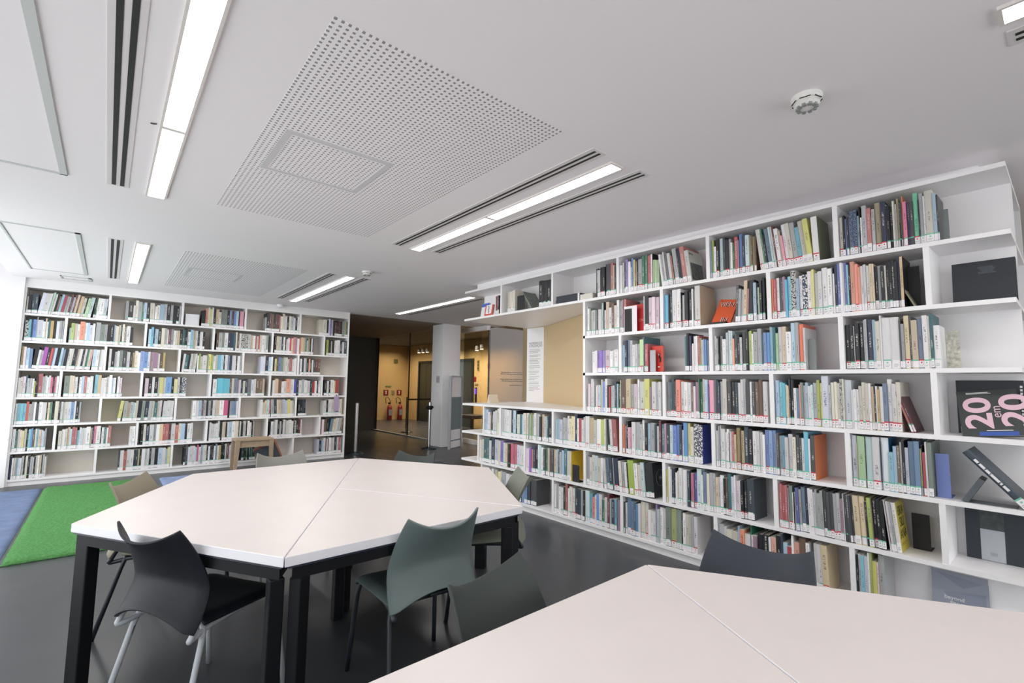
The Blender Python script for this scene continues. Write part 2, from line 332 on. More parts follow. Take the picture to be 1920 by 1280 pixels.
rbox('shelf', (XF, Y0, 0.759), (4.25, Y1, 0.785)); rbox('shelf', (XF, Y0, 0.409), (4.25, Y1, 0.435)); rbox('shelf', (XF, Y0, 0.06), (3.95, 4.92, 0.085))
rbox('plinth', (XF + 0.02, Y0 + 0.02, 0), (3.95, 4.88, 0.06))
rbox('back_panel', (3.93, Y0, 0.085), (3.948, 3.13, 2.595)); rbox('back_panel', (3.93, 3.13, 2.25), (3.948, Y1, 2.595)); rbox('back_panel', (3.93, 3.13, 0.085), (3.948, 4.79, 1.113))
rbox('end_panel', (XF, 3.132, 1.14), (3.95, 3.16, 2.224)); rbox('end_panel', (XF, 4.776, 0.785), (3.95, 4.80, 1.113)); rbox('end_panel', (XF, 4.876, 0.435), (3.95, 4.90, 0.759)); rbox('end_panel', (XF, 4.80, 0.085), (3.95, 4.825, 0.409))
MB().prism([(3.72, 5.13), (3.725, 3.2), (3.76, 2.15), (3.81, 1.17), (3.85, 0.30), (3.92, 0.30), (3.92, 5.13)], 2.622, 2.7195).obj('fascia', WHITE, bc)
RB = {1: [4.476, 3.6, 2.733, 1.848, 0.969], 2: [2.272, 1.398, 0.524], 3: [2.711, 1.841, 0.966], 4: [2.261, 1.402, 0.526], 5: [4.461, 3.581, 2.712, 1.84, 0.96], 6: [4.021, 3.143, 2.274, 1.401, 0.526], 7: [3.576, 2.707, 1.838, 0.965]}
for r, ys in RB.items():
    for y in ys: rbox('divider', (XF + 0.002, y - 0.014, ZS[r - 1]), (3.93, y + 0.014, ZT[r - 1]))
rbox('end_niche_back', (3.948, 0.55, 1.53), (4.62, 0.57, 2.595)); rbox('end_niche_side', (4.59, Y0, 1.53), (4.62, 0.55, 2.595))
fb = thing('bookcase', 'tall white bookcase filling the far wall beside the window', 'bookcase', (0, 0, 0))
def lbox(name, a, b, m=WHITE): return MB().box(a, b).obj(name, m, fb)
X0, X1 = -0.905, 3.478
for z in [2.621] + ZS: lbox('shelf', (X0, YF, z - 0.026), (X1, YF + 0.33, z))
lbox('fascia', (X0, YF + 0.012, 2.621), (X1, YF + 0.05, 2.7195)); lbox('plinth', (X0, YF + 0.015, 0), (X1, YF + 0.1, 0.059))
lbox('back_panel', (X0, YF + 0.33, 0.0), (X1, YF + 0.348, 2.7), mat('beige_back_panel', (214, 206, 196), 0.6))
lbox('side_panel', (X0 - 0.0, YF + 0.001, 0.0), (X0 + 0.022, YF + 0.33, 2.62)); lbox('side_panel', (X1 - 0.026, YF - 0.002, 0.0), (X1, YF + 0.33, 2.7195))
LB = {1: [-0.036, 0.835, 1.710, 2.584], 2: [-0.475, 0.40, 1.271, 2.143, 3.020], 3: [-0.036, 0.838, 1.712, 2.584], 4: [-0.475, 0.40, 1.268, 2.140, 3.015], 5: [-0.040, 0.834, 1.70, 2.580], 6: [-0.482, 0.392, 1.258, 2.132, 3.008], 7: [-0.044, 0.830, 1.695, 2.566]}
for r, xs in LB.items():
    for x in xs: lbox('divider', (x - 0.014, YF + 0.002, ZS[r - 1]), (x + 0.014, YF + 0.33, ZT[r - 1]))
# ------------------------------------------------------------------ hexagonal tables
def leg_box(mb, x, y, ang, h): mb.box((-0.042, -0.03, 0), (0.042, 0.03, h), M=Matrix.Translation((x, y, 0)) @ Matrix.Rotation(ang, 4, 'Z'))
def table(name, label, pts, cen, group):
    t = thing(name, label, 'table', (cen[0], cen[1], 0), 0, group)
    P = [Vector((x - cen[0], y - cen[1])) for x, y in pts]; n = len(P)
    if sum(P[i].x * P[(i + 1) % n].y - P[(i + 1) % n].x * P[i].y for i in range(n)) < 0: P.reverse()
    def inset(d):
        out = []
        for i in range(n):
            a, b, c = P[i - 1], P[i], P[(i + 1) % n]; e1 = (b - a).normalized(); e2 = (c - b).normalized(); n1 = Vector((-e1.y, e1.x)); n2 = Vector((-e2.y, e2.x))
            k = 1 + n1.dot(n2); out.append(b + (n1 + n2) * (d / k))
        return out
    Q = inset(0.0022)
    MB().prism([tuple(q) for q in Q], 0.702, 0.74, 0, 1).obj('tabletop', [EDGE, TOP], t, bevel=0.0025)
    a, b = inset(0.022), inset(0.055); mb = MB()
    for i in range(n):
        j = (i + 1) % n
        mb.prism([tuple(a[i]), tuple(a[j]), tuple(b[j]), tuple(b[i])], 0.645, 0.692)
    mb.obj('underframe', BLACK, t)
    mb = MB(); c2 = inset(0.012); d2 = inset(0.03)
    for i in range(n):
        j = (i + 1) % n
        mb.prism([tuple(c2[i]), tuple(c2[j]), tuple(d2[j]), tuple(d2[i])], 0.692, 0.7015)
    mb.obj('rail', mat('dark_blue_steel', (46, 50, 66), 0.35), t)
    for i in range(n):
        e1 = (P[i] - P[i - 1]).normalized(); e2 = (P[(i + 1) % n] - P[i]).normalized(); n1 = Vector((-e1.y, e1.x)); n2 = Vector((-e2.y, e2.x))
        dd = (n1 + n2).normalized(); cosang = -e1.dot(e2)
        sharp = cosang > 0.3
        q = P[i] + (n1 + n2) * ((0.044 if sharp else 0.058) / (1 + n1.dot(n2)))
        mb = MB(); w_ = 0.027 if sharp else 0.04
        mb.box((-w_, -0.027, 0), (w_, 0.027, 0.645), M=Matrix.Translation((q.x, q.y, 0)) @ Matrix.Rotation(math.atan2(dd.y, dd.x) + PI / 2 if sharp else math.atan2(e2.y, e2.x), 4, 'Z')); mb.obj('leg', BLACK, t, bevel=0.005)
    return t
def hexa(cx, cy, R, where):
    V = {k: (cx + R * math.cos(math.radians(61.2 + 60 * i)), cy + R * math.sin(math.radians(61.2 + 60 * i))) for i, k in enumerate('EFABCD')}; V['G'] = (cx, cy)
    mid = lambda ks: (sum(V[k][0] for k in ks) / len(ks), sum(V[k][1] for k in ks) / len(ks))
    for nm, ks, lb in (('trapezoid_table', 'EFAB', 'pale trapezoid table forming the window half of the %s hexagon' % where),
                       ('diamond_table', 'GCDE', 'pale diamond table at the far side of the %s hexagon' % where), ('triangle_table', 'GBC', 'pale triangular table closing the %s hexagon' % where)):
        table(nm, lb, [V[k] for k in ks], mid(ks), 'tables of the %s hexagon' % where)
hexa(1.13, 3.0, 1.21, 'middle')
hexa(0.979, 0.004, 1.21, 'front cut-off')
# ------------------------------------------------------------------ chairs
def chair_parts(t, shell, metal):
    nu, nv = 18, 20; V = []; F = []
    def back(u, v):
        hw = 0.217 - 0.042 * v ** 2.2
        y = -0.205 - (0.062 * ((0.38 - v) / 0.38) ** 1.6 if v < 0.38 else 0.115 * ((v - 0.38) / 0.62) ** 1.5)
        y += (0.026 + 0.022 * v) * u * u
        if abs(u) > 0.86: y += 0.024 * ((abs(u) - 0.86) / 0.14) ** 1.3 * (1 - v)
        z = 0.492 + 0.275 * v + v * v * 0.052 * abs(u) ** 2.2 - (1 - v) ** 1.5 * 0.076 * u * u
        return (u * hw, y, z)
    for j in range(nv + 1):
        for i in range(nu + 1): V.append(back(-1 + 2 * i / nu, j / nv))
    for j in range(nv):
        for i in range(nu): a = j * (nu + 1) + i; F.append((a, a + 1, a + nu + 2, a + nu + 1))
    def sheet(name, V, F, th, m):
        mb = MB(); mb.v = V; mb.f = F; mb.mi = [0] * len(F); mb.uv = [None] * len(F)
        o = mb.obj(name, m, t, smooth=True); s = o.modifiers.new('thick', 'SOLIDIFY'); s.thickness = th; s.offset = 0
        b = o.modifiers.new('round', 'BEVEL'); b.width = 0.003; b.segments = 2; b.limit_method = 'ANGLE'; b.angle_limit = math.radians(50); return o
    sheet('backrest', V, F, 0.010, shell)
    V = []; F = []; nu = 16; nv = 18
    for j in range(nv + 1):
        for i in range(nu + 1):
            u = -1 + 2 * i / nu; v = j / nv; hw = 0.205 + 0.02 * v - (0.03 * ((v - .9) / .1) ** 2 if v > .9 else 0)
            y = -0.165 + 0.405 * v; z = 0.452 - 0.012 * math.sin(PI * v) * (1 - u * u) + (0.0 if v < 0.8 else -0.045 * ((v - 0.8) / 0.2) ** 2) - (0.020 * ((abs(u) - 0.8) / 0.2) ** 2 if abs(u) > 0.8 else 0)
            V.append((u * hw, y, z))
    for j in range(nv):
        for i in range(nu): a = j * (nu + 1) + i; F.append((a, a + 1, a + nu + 2, a + nu + 1))
    sheet('seat', V, F, 0.012, shell)
    def smooth_path(P, n=4):
        for _ in range(n - 1):
            Q = [P[0]]
            for a, b in zip(P, P[1:]): Q += [a * 0.75 + b * 0.25, a * 0.25 + b * 0.75]
            Q.append(P[-1]); P = Q
        return P
    for sx in (-1, 1):
        for (fx, fy, kx, ky) in ((0.235, 0.235, 0.200, 0.185), (0.228, -0.265, 0.185, -0.150)):
            P = [Vector(q) for q in ((sx * fx, fy, 0.0), (sx * (kx + 0.012), ky + (fy - ky) * 0.15, 0.365), (sx * kx, ky, 0.424), (sx * (kx - 0.05), ky, 0.427), (0, ky, 0.427))]
            P = [P[0], P[0] * 0.5 + P[1] * 0.5, P[1] * 0.85 + P[0] * 0.15] + smooth_path([P[1], P[2], P[3]], 4) + [P[4]]
            MB().tube(P, 0.0115, 10).obj('leg', metal, t, smooth=True)
        P = smooth_path([Vector(q) for q in ((sx * 0.175, 0.17, 0.420), (sx * 0.182, -0.12, 0.414), (sx * 0.190, -0.190, 0.396), (sx * 0.203, -0.228, 0.392), (sx * 0.206, -0.216, 0.41), (sx * 0.200, -0.185, 0.47))], 4)
        MB().tube(P, 0.0115, 10).obj('side_rail', metal, t, smooth=True)
PLASTIC = lambda n, c: mat(n, c, 0.55, spec=0.35, bump=0.05, nscale=900)
CH_BLK = PLASTIC('blue_black_plastic', (20, 22, 30)); CH_GRN = PLASTIC('grey_green_plastic', (100, 113, 112)); CH_DGRN = PLASTIC('dark_green_plastic', (54, 60, 58)); CH_SLT = PLASTIC('slate_plastic', (50, 55, 64))
CH_GRY = PLASTIC('warm_grey_plastic', (128, 128, 122)); CH_TAU = PLASTIC('taupe_plastic', (128, 120, 104)); CH_OLV = PLASTIC('olive_grey_plastic', (118, 121, 110))
LG_W = mat('light_grey_tube', (176, 180, 186), 0.4); LG_B = mat('black_tube', (34, 38, 46), 0.35)
def chair(x, y, fx, fy, shell, metal, label):
    t = thing('chair', label, 'chair', (x, y, 0), math.atan2(fy, fx) - PI / 2, 'plastic shell chairs around the tables'); chair_parts(t, shell, metal); return t
chair(0.398, 2.54, 0.86, 0.51, CH_BLK, LG_W, 'black shell chair with light grey legs, nearest the window side of the middle table')
chair(1.205, 2.125, 0.06, 1.0, CH_GRN, LG_B, 'grey-green shell chair with dark legs pulled up to the triangular table')
chair(1.02, 0.975, 0.23, -0.97, CH_DGRN, LG_B, 'dark green-grey chair facing the front table, only its back showing')
chair(1.66, 0.79, -0.997, -0.08, CH_SLT, LG_B, 'large slate chair back between the front table and the bookcase')
chair(1.93, 2.56, -0.87, 0.49, CH_OLV, LG_B, 'olive-grey chair seen edge-on between the middle table and the bookcase')
chair(1.14, 4.00, 0.02, -1.0, CH_GRY, LG_W, 'pale grey chair at the far edge of the middle table')
chair(0.375, 3.535, 0.86, -0.51, CH_TAU, LG_B, 'taupe chair between the green rug and the middle table')
chair(1.815, 3.52, -0.87, -0.5, CH_DGRN, LG_B, 'very dark chair at the far diamond side of the middle table, before the stanchions')
# ------------------------------------------------------------------ rugs
def rug(x0, x1, y0, y1, h, m, label, amp):
    nx, ny = int((x1 - x0) / 0.035), int((y1 - y0) / 0.035); mb = MB(); random.seed(3)
    for j in range(ny + 1):
        for i in range(nx + 1):
            e = i in (0, nx) or j in (0, ny); mb.v.append((x0 + (x1 - x0) * i / nx + random.uniform(-amp, amp), y0 + (y1 - y0) * j / ny + random.uniform(-amp, amp), h * (0.25 if e else 1) + random.uniform(-amp, amp) * 0.7))
    for j in range(ny):
        for i in range(nx): a = j * (nx + 1) + i; mb.f.append((a, a + 1, a + nx + 2, a + nx + 1)); mb.mi.append(0); mb.uv.append(None)
    ring = [i for i in range(nx + 1)] + [(j) * (nx + 1) + nx for j in range(1, ny + 1)] + [ny * (nx + 1) + i for i in range(nx - 1, -1, -1)] + [j * (nx + 1) for j in range(ny - 1, 0, -1)]
    k = len(mb.v); mb.v += [(mb.v[i][0], mb.v[i][1], 0.001) for i in ring]; n = len(ring)
    for i in range(n): j = (i + 1) % n; mb.f.append((ring[j], ring[i], k + i, k + j)); mb.mi.append(0); mb.uv.append(None)
    mb.f.append(tuple(k + i for i in reversed(range(n)))); mb.mi.append(0); mb.uv.append(None)
    return tag(mb.obj('rug', m, smooth=True), label, 'rug', 'rugs on the dark floor')
GREEN = mat('green_pile', (84, 134, 80), 0.95, spec=0.05, noise=0.28, nscale=55, bump=0.9)
BLUE = mat('blue_woven', (106, 120, 150), 0.9, spec=0.05, noise=0.16, nscale=7, bump=0.2)
rug(-0.505, 0.56, 5.21, 8.47, 0.032, GREEN, 'bright green shaggy rug on the floor before the far bookcase', 0.004)
rug(-0.99, -0.525, 4.9, 8.53, 0.012, BLUE, 'blue woven rug along the window, beside the green rug', 0.0005)
rug(0.66, 1.5, 6.9, 8.50, 0.012, mat('pale_blue_woven', (132, 148, 182), 0.9, spec=0.05, noise=0.2, nscale=9), 'pale blue rug corner showing behind the taupe chair', 0.0005)
tag(MB().box((4.0, 6.6, 0.001), (4.62, 7.43, 0.009)).obj('door_mat', mat('charcoal_mat', (54, 58, 62), 0.8, bump=0.4, nscale=300), bevel=0.003), 'dark charcoal mat on the floor before the stanchions', 'mat')
# ------------------------------------------------------------------ entrance: stanchions, gate, lobby
def stanchion(x, y, label, clip=False, belt=None):
    t = thing('stanchion', label, 'barrier post', (x, y, 0), 0, 'barrier posts at the entrance')
    MB().lathe([(0.165, 0), (0.165, 0.012), (0.12, 0.03), (0.05, 0.042), (0.04, 0.05)], 32).obj('base', mat('stanchion_base', (58, 68, 74), 0.3, metal=0.6), t, smooth=True)
    MB().lathe([(0.034, 0.045), (0.034, 0.985), (0.030, 0.99)], 24).obj('post', CHROME, t, smooth=False)
    if clip:
        MB().lathe([(0.045, 0.83), (0.058, 0.85), (0.058, 0.90), (0.045, 0.915)], 18).box((-0.09, -0.02, 0.85), (-0.05, 0.02, 0.885)).box((0.05, -0.02, 0.86), (0.075, 0.02, 0.90)).obj('belt_clip', BLACK, t)
    if belt: MB().box((0.03, -0.002, 0.90), (belt, 0.002, 0.945)).obj('belt', BLACK, t)
stanchion(3.80, 9.20, 'steel barrier post standing alone at the end of the far bookcase')
stanchion(5.345, 9.02, 'steel barrier post with black belt clip in front of the white pillar', True)
stanchion(6.6, 12.4, 'thin barrier post with black belt behind the lobby glass', False, 1.4)
gt = thing('security_gate', 'grey framed anti-theft gate panel leaning by the white pillar', 'gate', (5.63, 8.69, 0), math.atan2(0.24, 0.455))
MB().box((0, -0.03, 0), (0.03, 0.03, 1.56)).box((0.485, -0.03, 0), (0.515, 0.03, 1.56)).box((0.03, -0.03, 1.53), (0.485, 0.03, 1.56)).obj('frame', mat('gate_frame', (158, 160, 166), 0.4), gt)
MB().box((0.03, -0.012, 1.10), (0.485, 0.012, 1.53)).obj('white_panel', mat('gate_white', (222, 222, 226), 0.5), gt); MB().box((0.03, -0.012, 0.02), (0.485, 0.012, 0.40)).obj('white_panel', MATS['gate_white'], gt)
MB().box((0.03, -0.01, 0.40), (0.485, 0.01, 1.10)).obj('grey_panel', mat('gate_glass', (118, 132, 140), 0.2), gt)
MB().box((0.03, -0.016, 0.16), (0.485, -0.012, 0.185)).obj('rib', MATS['gate_glass'], gt)
sg = tag(MB().box((5.652, 9.16, 1.40), (5.659, 9.30, 1.56)).obj('notice', mat('pale_notice', (196, 194, 204), 0.6)), 'small pale notice fixed on the white pillar', 'sign')
mb = MB(); mb.tube([(5.650, 9.23 + 0.05 * math.cos(a * PI / 8), 1.48 + 0.05 * math.sin(a * PI / 8)) for a in range(17)], 0.004, 6); mb.tube([(5.65, 9.195, 1.515), (5.65, 9.265, 1.445)], 0.004, 6); mb.obj('emblem', GREYINK, sg)
def lift(y0, y1, label):
    t = thing('lift_door', label, 'lift door', (8.998, y0, 0)); w = y1 - y0
    MB().box((-0.05, 0, 0), (0, 0.08, 2.21)).box((-0.05, w - 0.08, 0), (0, w, 2.21)).box((-0.05, 0.08, 2.13), (0, w - 0.08, 2.21)).obj('frame', DKSTEEL, t)
    for a, b in ((0.08, w / 2 - 0.004), (w / 2 + 0.004, w - 0.08)): MB().box((-0.02, a, 0), (0, b, 2.13)).obj('door_panel', mat('lift_steel', (86, 94, 92), 0.3, metal=0.8), t)
lift(14.9, 16.05, 'dark steel lift door behind the lobby glass, beyond the fire extinguishers'); lift(12.5, 13.7, 'dark steel lift door right beside the white pillar')
def extinguisher(x, label):
    t = thing('fire_extinguisher', label, 'fire extinguisher', (x, 16.72, 0), 0, 'fire extinguishers in the lobby')
    MB().lathe([(0.085, 0), (0.095, 0.02), (0.095, 0.46), (0.07, 0.53), (0.03, 0.56), (0.03, 0.60)], 20).obj('cylinder', RED, t, smooth=True)
    MB().box((-0.06, -0.02, 0.60), (0.03, 0.02, 0.66)).obj('valve', BLACK, t)
    MB().tube([(0.02, 0, 0.62), (0.0, -0.02, 0.74), (-0.10, -0.02, 0.86), (-0.19, -0.02, 0.80), (-0.15, -0.02, 0.62)], 0.012, 8).obj('hose', BLACK, t, smooth=True)
    MB().box((-0.07, -0.0965, 0.18), (0.07, -0.09, 0.40)).obj('label_plate', mat('extinguisher_plate', (150, 150, 170), 0.5), t)
extinguisher(8.17, 'red fire extinguisher on the lobby floor, farther from the lift'); extinguisher(8.60, 'red fire extinguisher on the lobby floor, closer to the lift')
def wall_sign(x, z, w, h, m, label, glyph=None):
    o = tag(MB().box((x - w / 2, 16.985, z - h / 2), (x + w / 2, 16.998, z + h / 2)).obj('wall_sign', m), label, 'sign', 'signs in the lobby')
    if glyph:
        mb = MB(); mb.box((x - w * .10, 16.98, z - h * .32), (x + w * .10, 16.985, z + h * .22)); mb.box((x - w * .22, 16.98, z + h * .22), (x + w * .16, 16.985, z + h * .32)); mb.obj('emblem', INKW, o)
wall_sign(8.13, 1.02, 0.2, 0.2, RED, 'red extinguisher sign above the farther fire extinguisher', True); wall_sign(8.68, 1.02, 0.2, 0.2, RED, 'red extinguisher sign above the fire extinguisher closer to the lift', True)
wall_sign(8.42, 1.02, 0.12, 0.16, mat('grey_sign', (150, 140, 110), 0.6), 'small grey notice between the two red extinguisher signs'); wall_sign(8.50, 2.22, 0.16, 0.16, mat('olive_sign', (110, 112, 70), 0.6), 'small olive sign high on the lobby wall')
wall_sign(8.22, 1.26, 0.24, 0.05, mat('green_sign', (120, 150, 90), 0.6), 'thin green strip sign above the red extinguisher signs')
def side_sign(y, z, w, h, m, label, name='wall_sign', cat='sign'): return tag(MB().box((8.985, y - w / 2, z - h / 2), (8.998, y + w / 2, z + h / 2)).obj(name, m), label, cat, 'signs in the lobby')
s = side_sign(12.27, 1.98, 0.10, 0.34, mat('sign_backing', (150, 136, 90), 0.6), 'tall sign with dark pictograms beside the lift')
mb = MB()
for zz in (2.10, 2.0, 1.90): mb.lathe([(0.018, -0.02), (0.022, 0.0), (0.018, 0.02)], 8, 0, (8.98, 12.27, zz)); mb.box((8.978, 12.25, zz - 0.05), (8.985, 12.29, zz - 0.02))
mb.obj('emblem', SLOTD, s)
side_sign(11.72, 1.95, 0.12, 0.16, mat('maroon_sign', (140, 70, 60), 0.6), 'small maroon sign near the glass edge of the lobby'); side_sign(12.45, 1.55, 0.14, 0.14, RED, 'small red square sign beside the lift call panel')
side_sign(12.36, 1.38, 0.16, 0.05, MATS['grey_sign'], 'thin grey sign above the lift call panel')
cp = side_sign(12.38, 1.03, 0.10, 0.50, SLOTD, 'narrow dark lift call panel with a violet display', 'lift_call_panel', 'control panel')
MB().box((8.975, 12.34, 1.07), (8.985, 12.42, 1.25)).obj('display', mat('violet_display', (96, 70, 240), 0.4, emit=1.6), cp)
t = thing('lobby_bench', 'low dark bench in the lobby behind the lower bookcase end', 'bench', (8.3, 11.6, 0)); MB().box((0, 0, 0.35), (0.55, 0.75, 0.45)).obj('seat', DARKW, t)
for a in (0.04, 0.45):
    for b in (0.04, 0.65): MB().box((a, b, 0), (a + 0.06, b + 0.06, 0.35)).obj('leg', DARKW, t)
def reflection_spot(x, y, z, label):  # glowing shapes standing in for lamp reflections on the lobby glass
    t = thing('lamp_reflection', label, 'light', (x, y, z), 0, 'reflected lamp dots in the lobby'); MB().lathe([(0.055, 0.0), (0.06, 0.05), (0.05, 0.14)], 16).obj('housing', GREYF, t, smooth=True)
    MB().lathe([(0.05, -0.012), (0.052, 0.0)], 16).obj('glow_disc', mat('reflection_glow', (255, 240, 215), 0.5, emit=9.0), t)
    MB().tube([(0, 0, 0.14), (0, 0, 2.82 - z)], 0.008, 6).obj('stem', GREYF, t)
for i, yy in enumerate((15.75, 15.45, 15.15)): reflection_spot(8.8, yy, 2.52, 'glowing lamp shape standing in for a glass reflection, %s of three before the lift' % ('farthest', 'middle', 'closest')[i])
for i, yy in enumerate((12.1, 11.85)): reflection_spot(8.8, yy, 2.44 + 0.03 * i, 'glowing lamp shape standing in for a glass reflection, right of the pillar, %s of two' % ('farther', 'closer')[i])
# ------------------------------------------------------------------ wooden stool and boards before the far bookcase
OAK = mat('greyed_oak', (164, 142, 118), 0.6, noise=0.12, nscale=14)
t = thing('wooden_stool', 'weathered wooden stool standing against the far bookcase', 'stool', (1.58, 8.40, 0))
MB().box((0, 0, 0.455), (0.54, 0.34, 0.485)).obj('seat', OAK, t, bevel=0.004); MB().box((0.03, 0.02, 0.36), (0.51, 0.04, 0.455)).box((0.03, 0.30, 0.36), (0.51, 0.32, 0.455)).obj('apron', OAK, t)
for sx in (0, 1):
    for sy in (0, 1):
        mb = MB(); x, y = 0.035 + sx * 0.47, 0.03 + sy * 0.28
        mb.tube([(x + (-0.02 if sx == 0 else 0.02), y, 0), (x, y, 0.455)], [0.028, 0.045], 4); mb.obj('leg', OAK, t)
tag(MB().box((-0.17, -0.012, 0), (0.17, 0.012, 0.40), M=Matrix.Translation((2.20, 8.62, 0.0)) @ Matrix.Rotation(math.radians(-24), 4, 'Y')).obj('picture_frame', mat('terracotta_board', (178, 112, 88), 0.6)), 'terracotta board leaning beside the wooden stool', 'board')
tag(MB().box((-0.16, -0.010, 0), (0.16, 0.010, 0.37), M=Matrix.Translation((2.17, 8.55, 0.0)) @ Matrix.Rotation(math.radians(-24), 4, 'Y')).obj('picture_frame', mat('slate_board', (70, 76, 84), 0.6)), 'dark slate board leaning between stool and terracotta board', 'board')
tag(MB().box((0.88, 8.96, 2.25), (1.06, 9.18, 2.43)).obj('file_box', EDGE, bevel=0.003), 'plain white file box on the top shelf of the far bookcase', 'box')
bg = thing('purple_tag', 'mauve tag hanging over a shelf of the far bookcase', 'tag', (3.285, 8.915, 0.86)); MB().box((-0.045, -0.006, 0), (0.045, 0.006, 0.27)).obj('card', mat('mauve_card', (172, 150, 184), 0.6), bg); MB().tube([(0, 0, 0.27), (0, 0.004, 0.30), (0.005, 0.02, 0.285)], 0.006, 6).obj('loop', INKK, bg)
t = thing('tent_sign', 'small pale wooden tent sign on the open counter', 'sign', (3.99, 5.10, 1.1405), math.radians(-18))
mb = MB(); mb.v = [(-0.065, -0.055, 0), (0.065, -0.055, 0), (0.065, 0.055, 0), (-0.065, 0.055, 0), (-0.065, 0, 0.115), (0.065, 0, 0.115)]; mb.f = [(0, 3, 2, 1), (0, 1, 5, 4), (2, 3, 4, 5), (3, 0, 4), (1, 2, 5)]; mb.mi = [0] * 5; mb.uv = [None] * 5
mb.obj('board', mat('pale_wood', (222, 208, 188), 0.6), t, bevel=0.003)
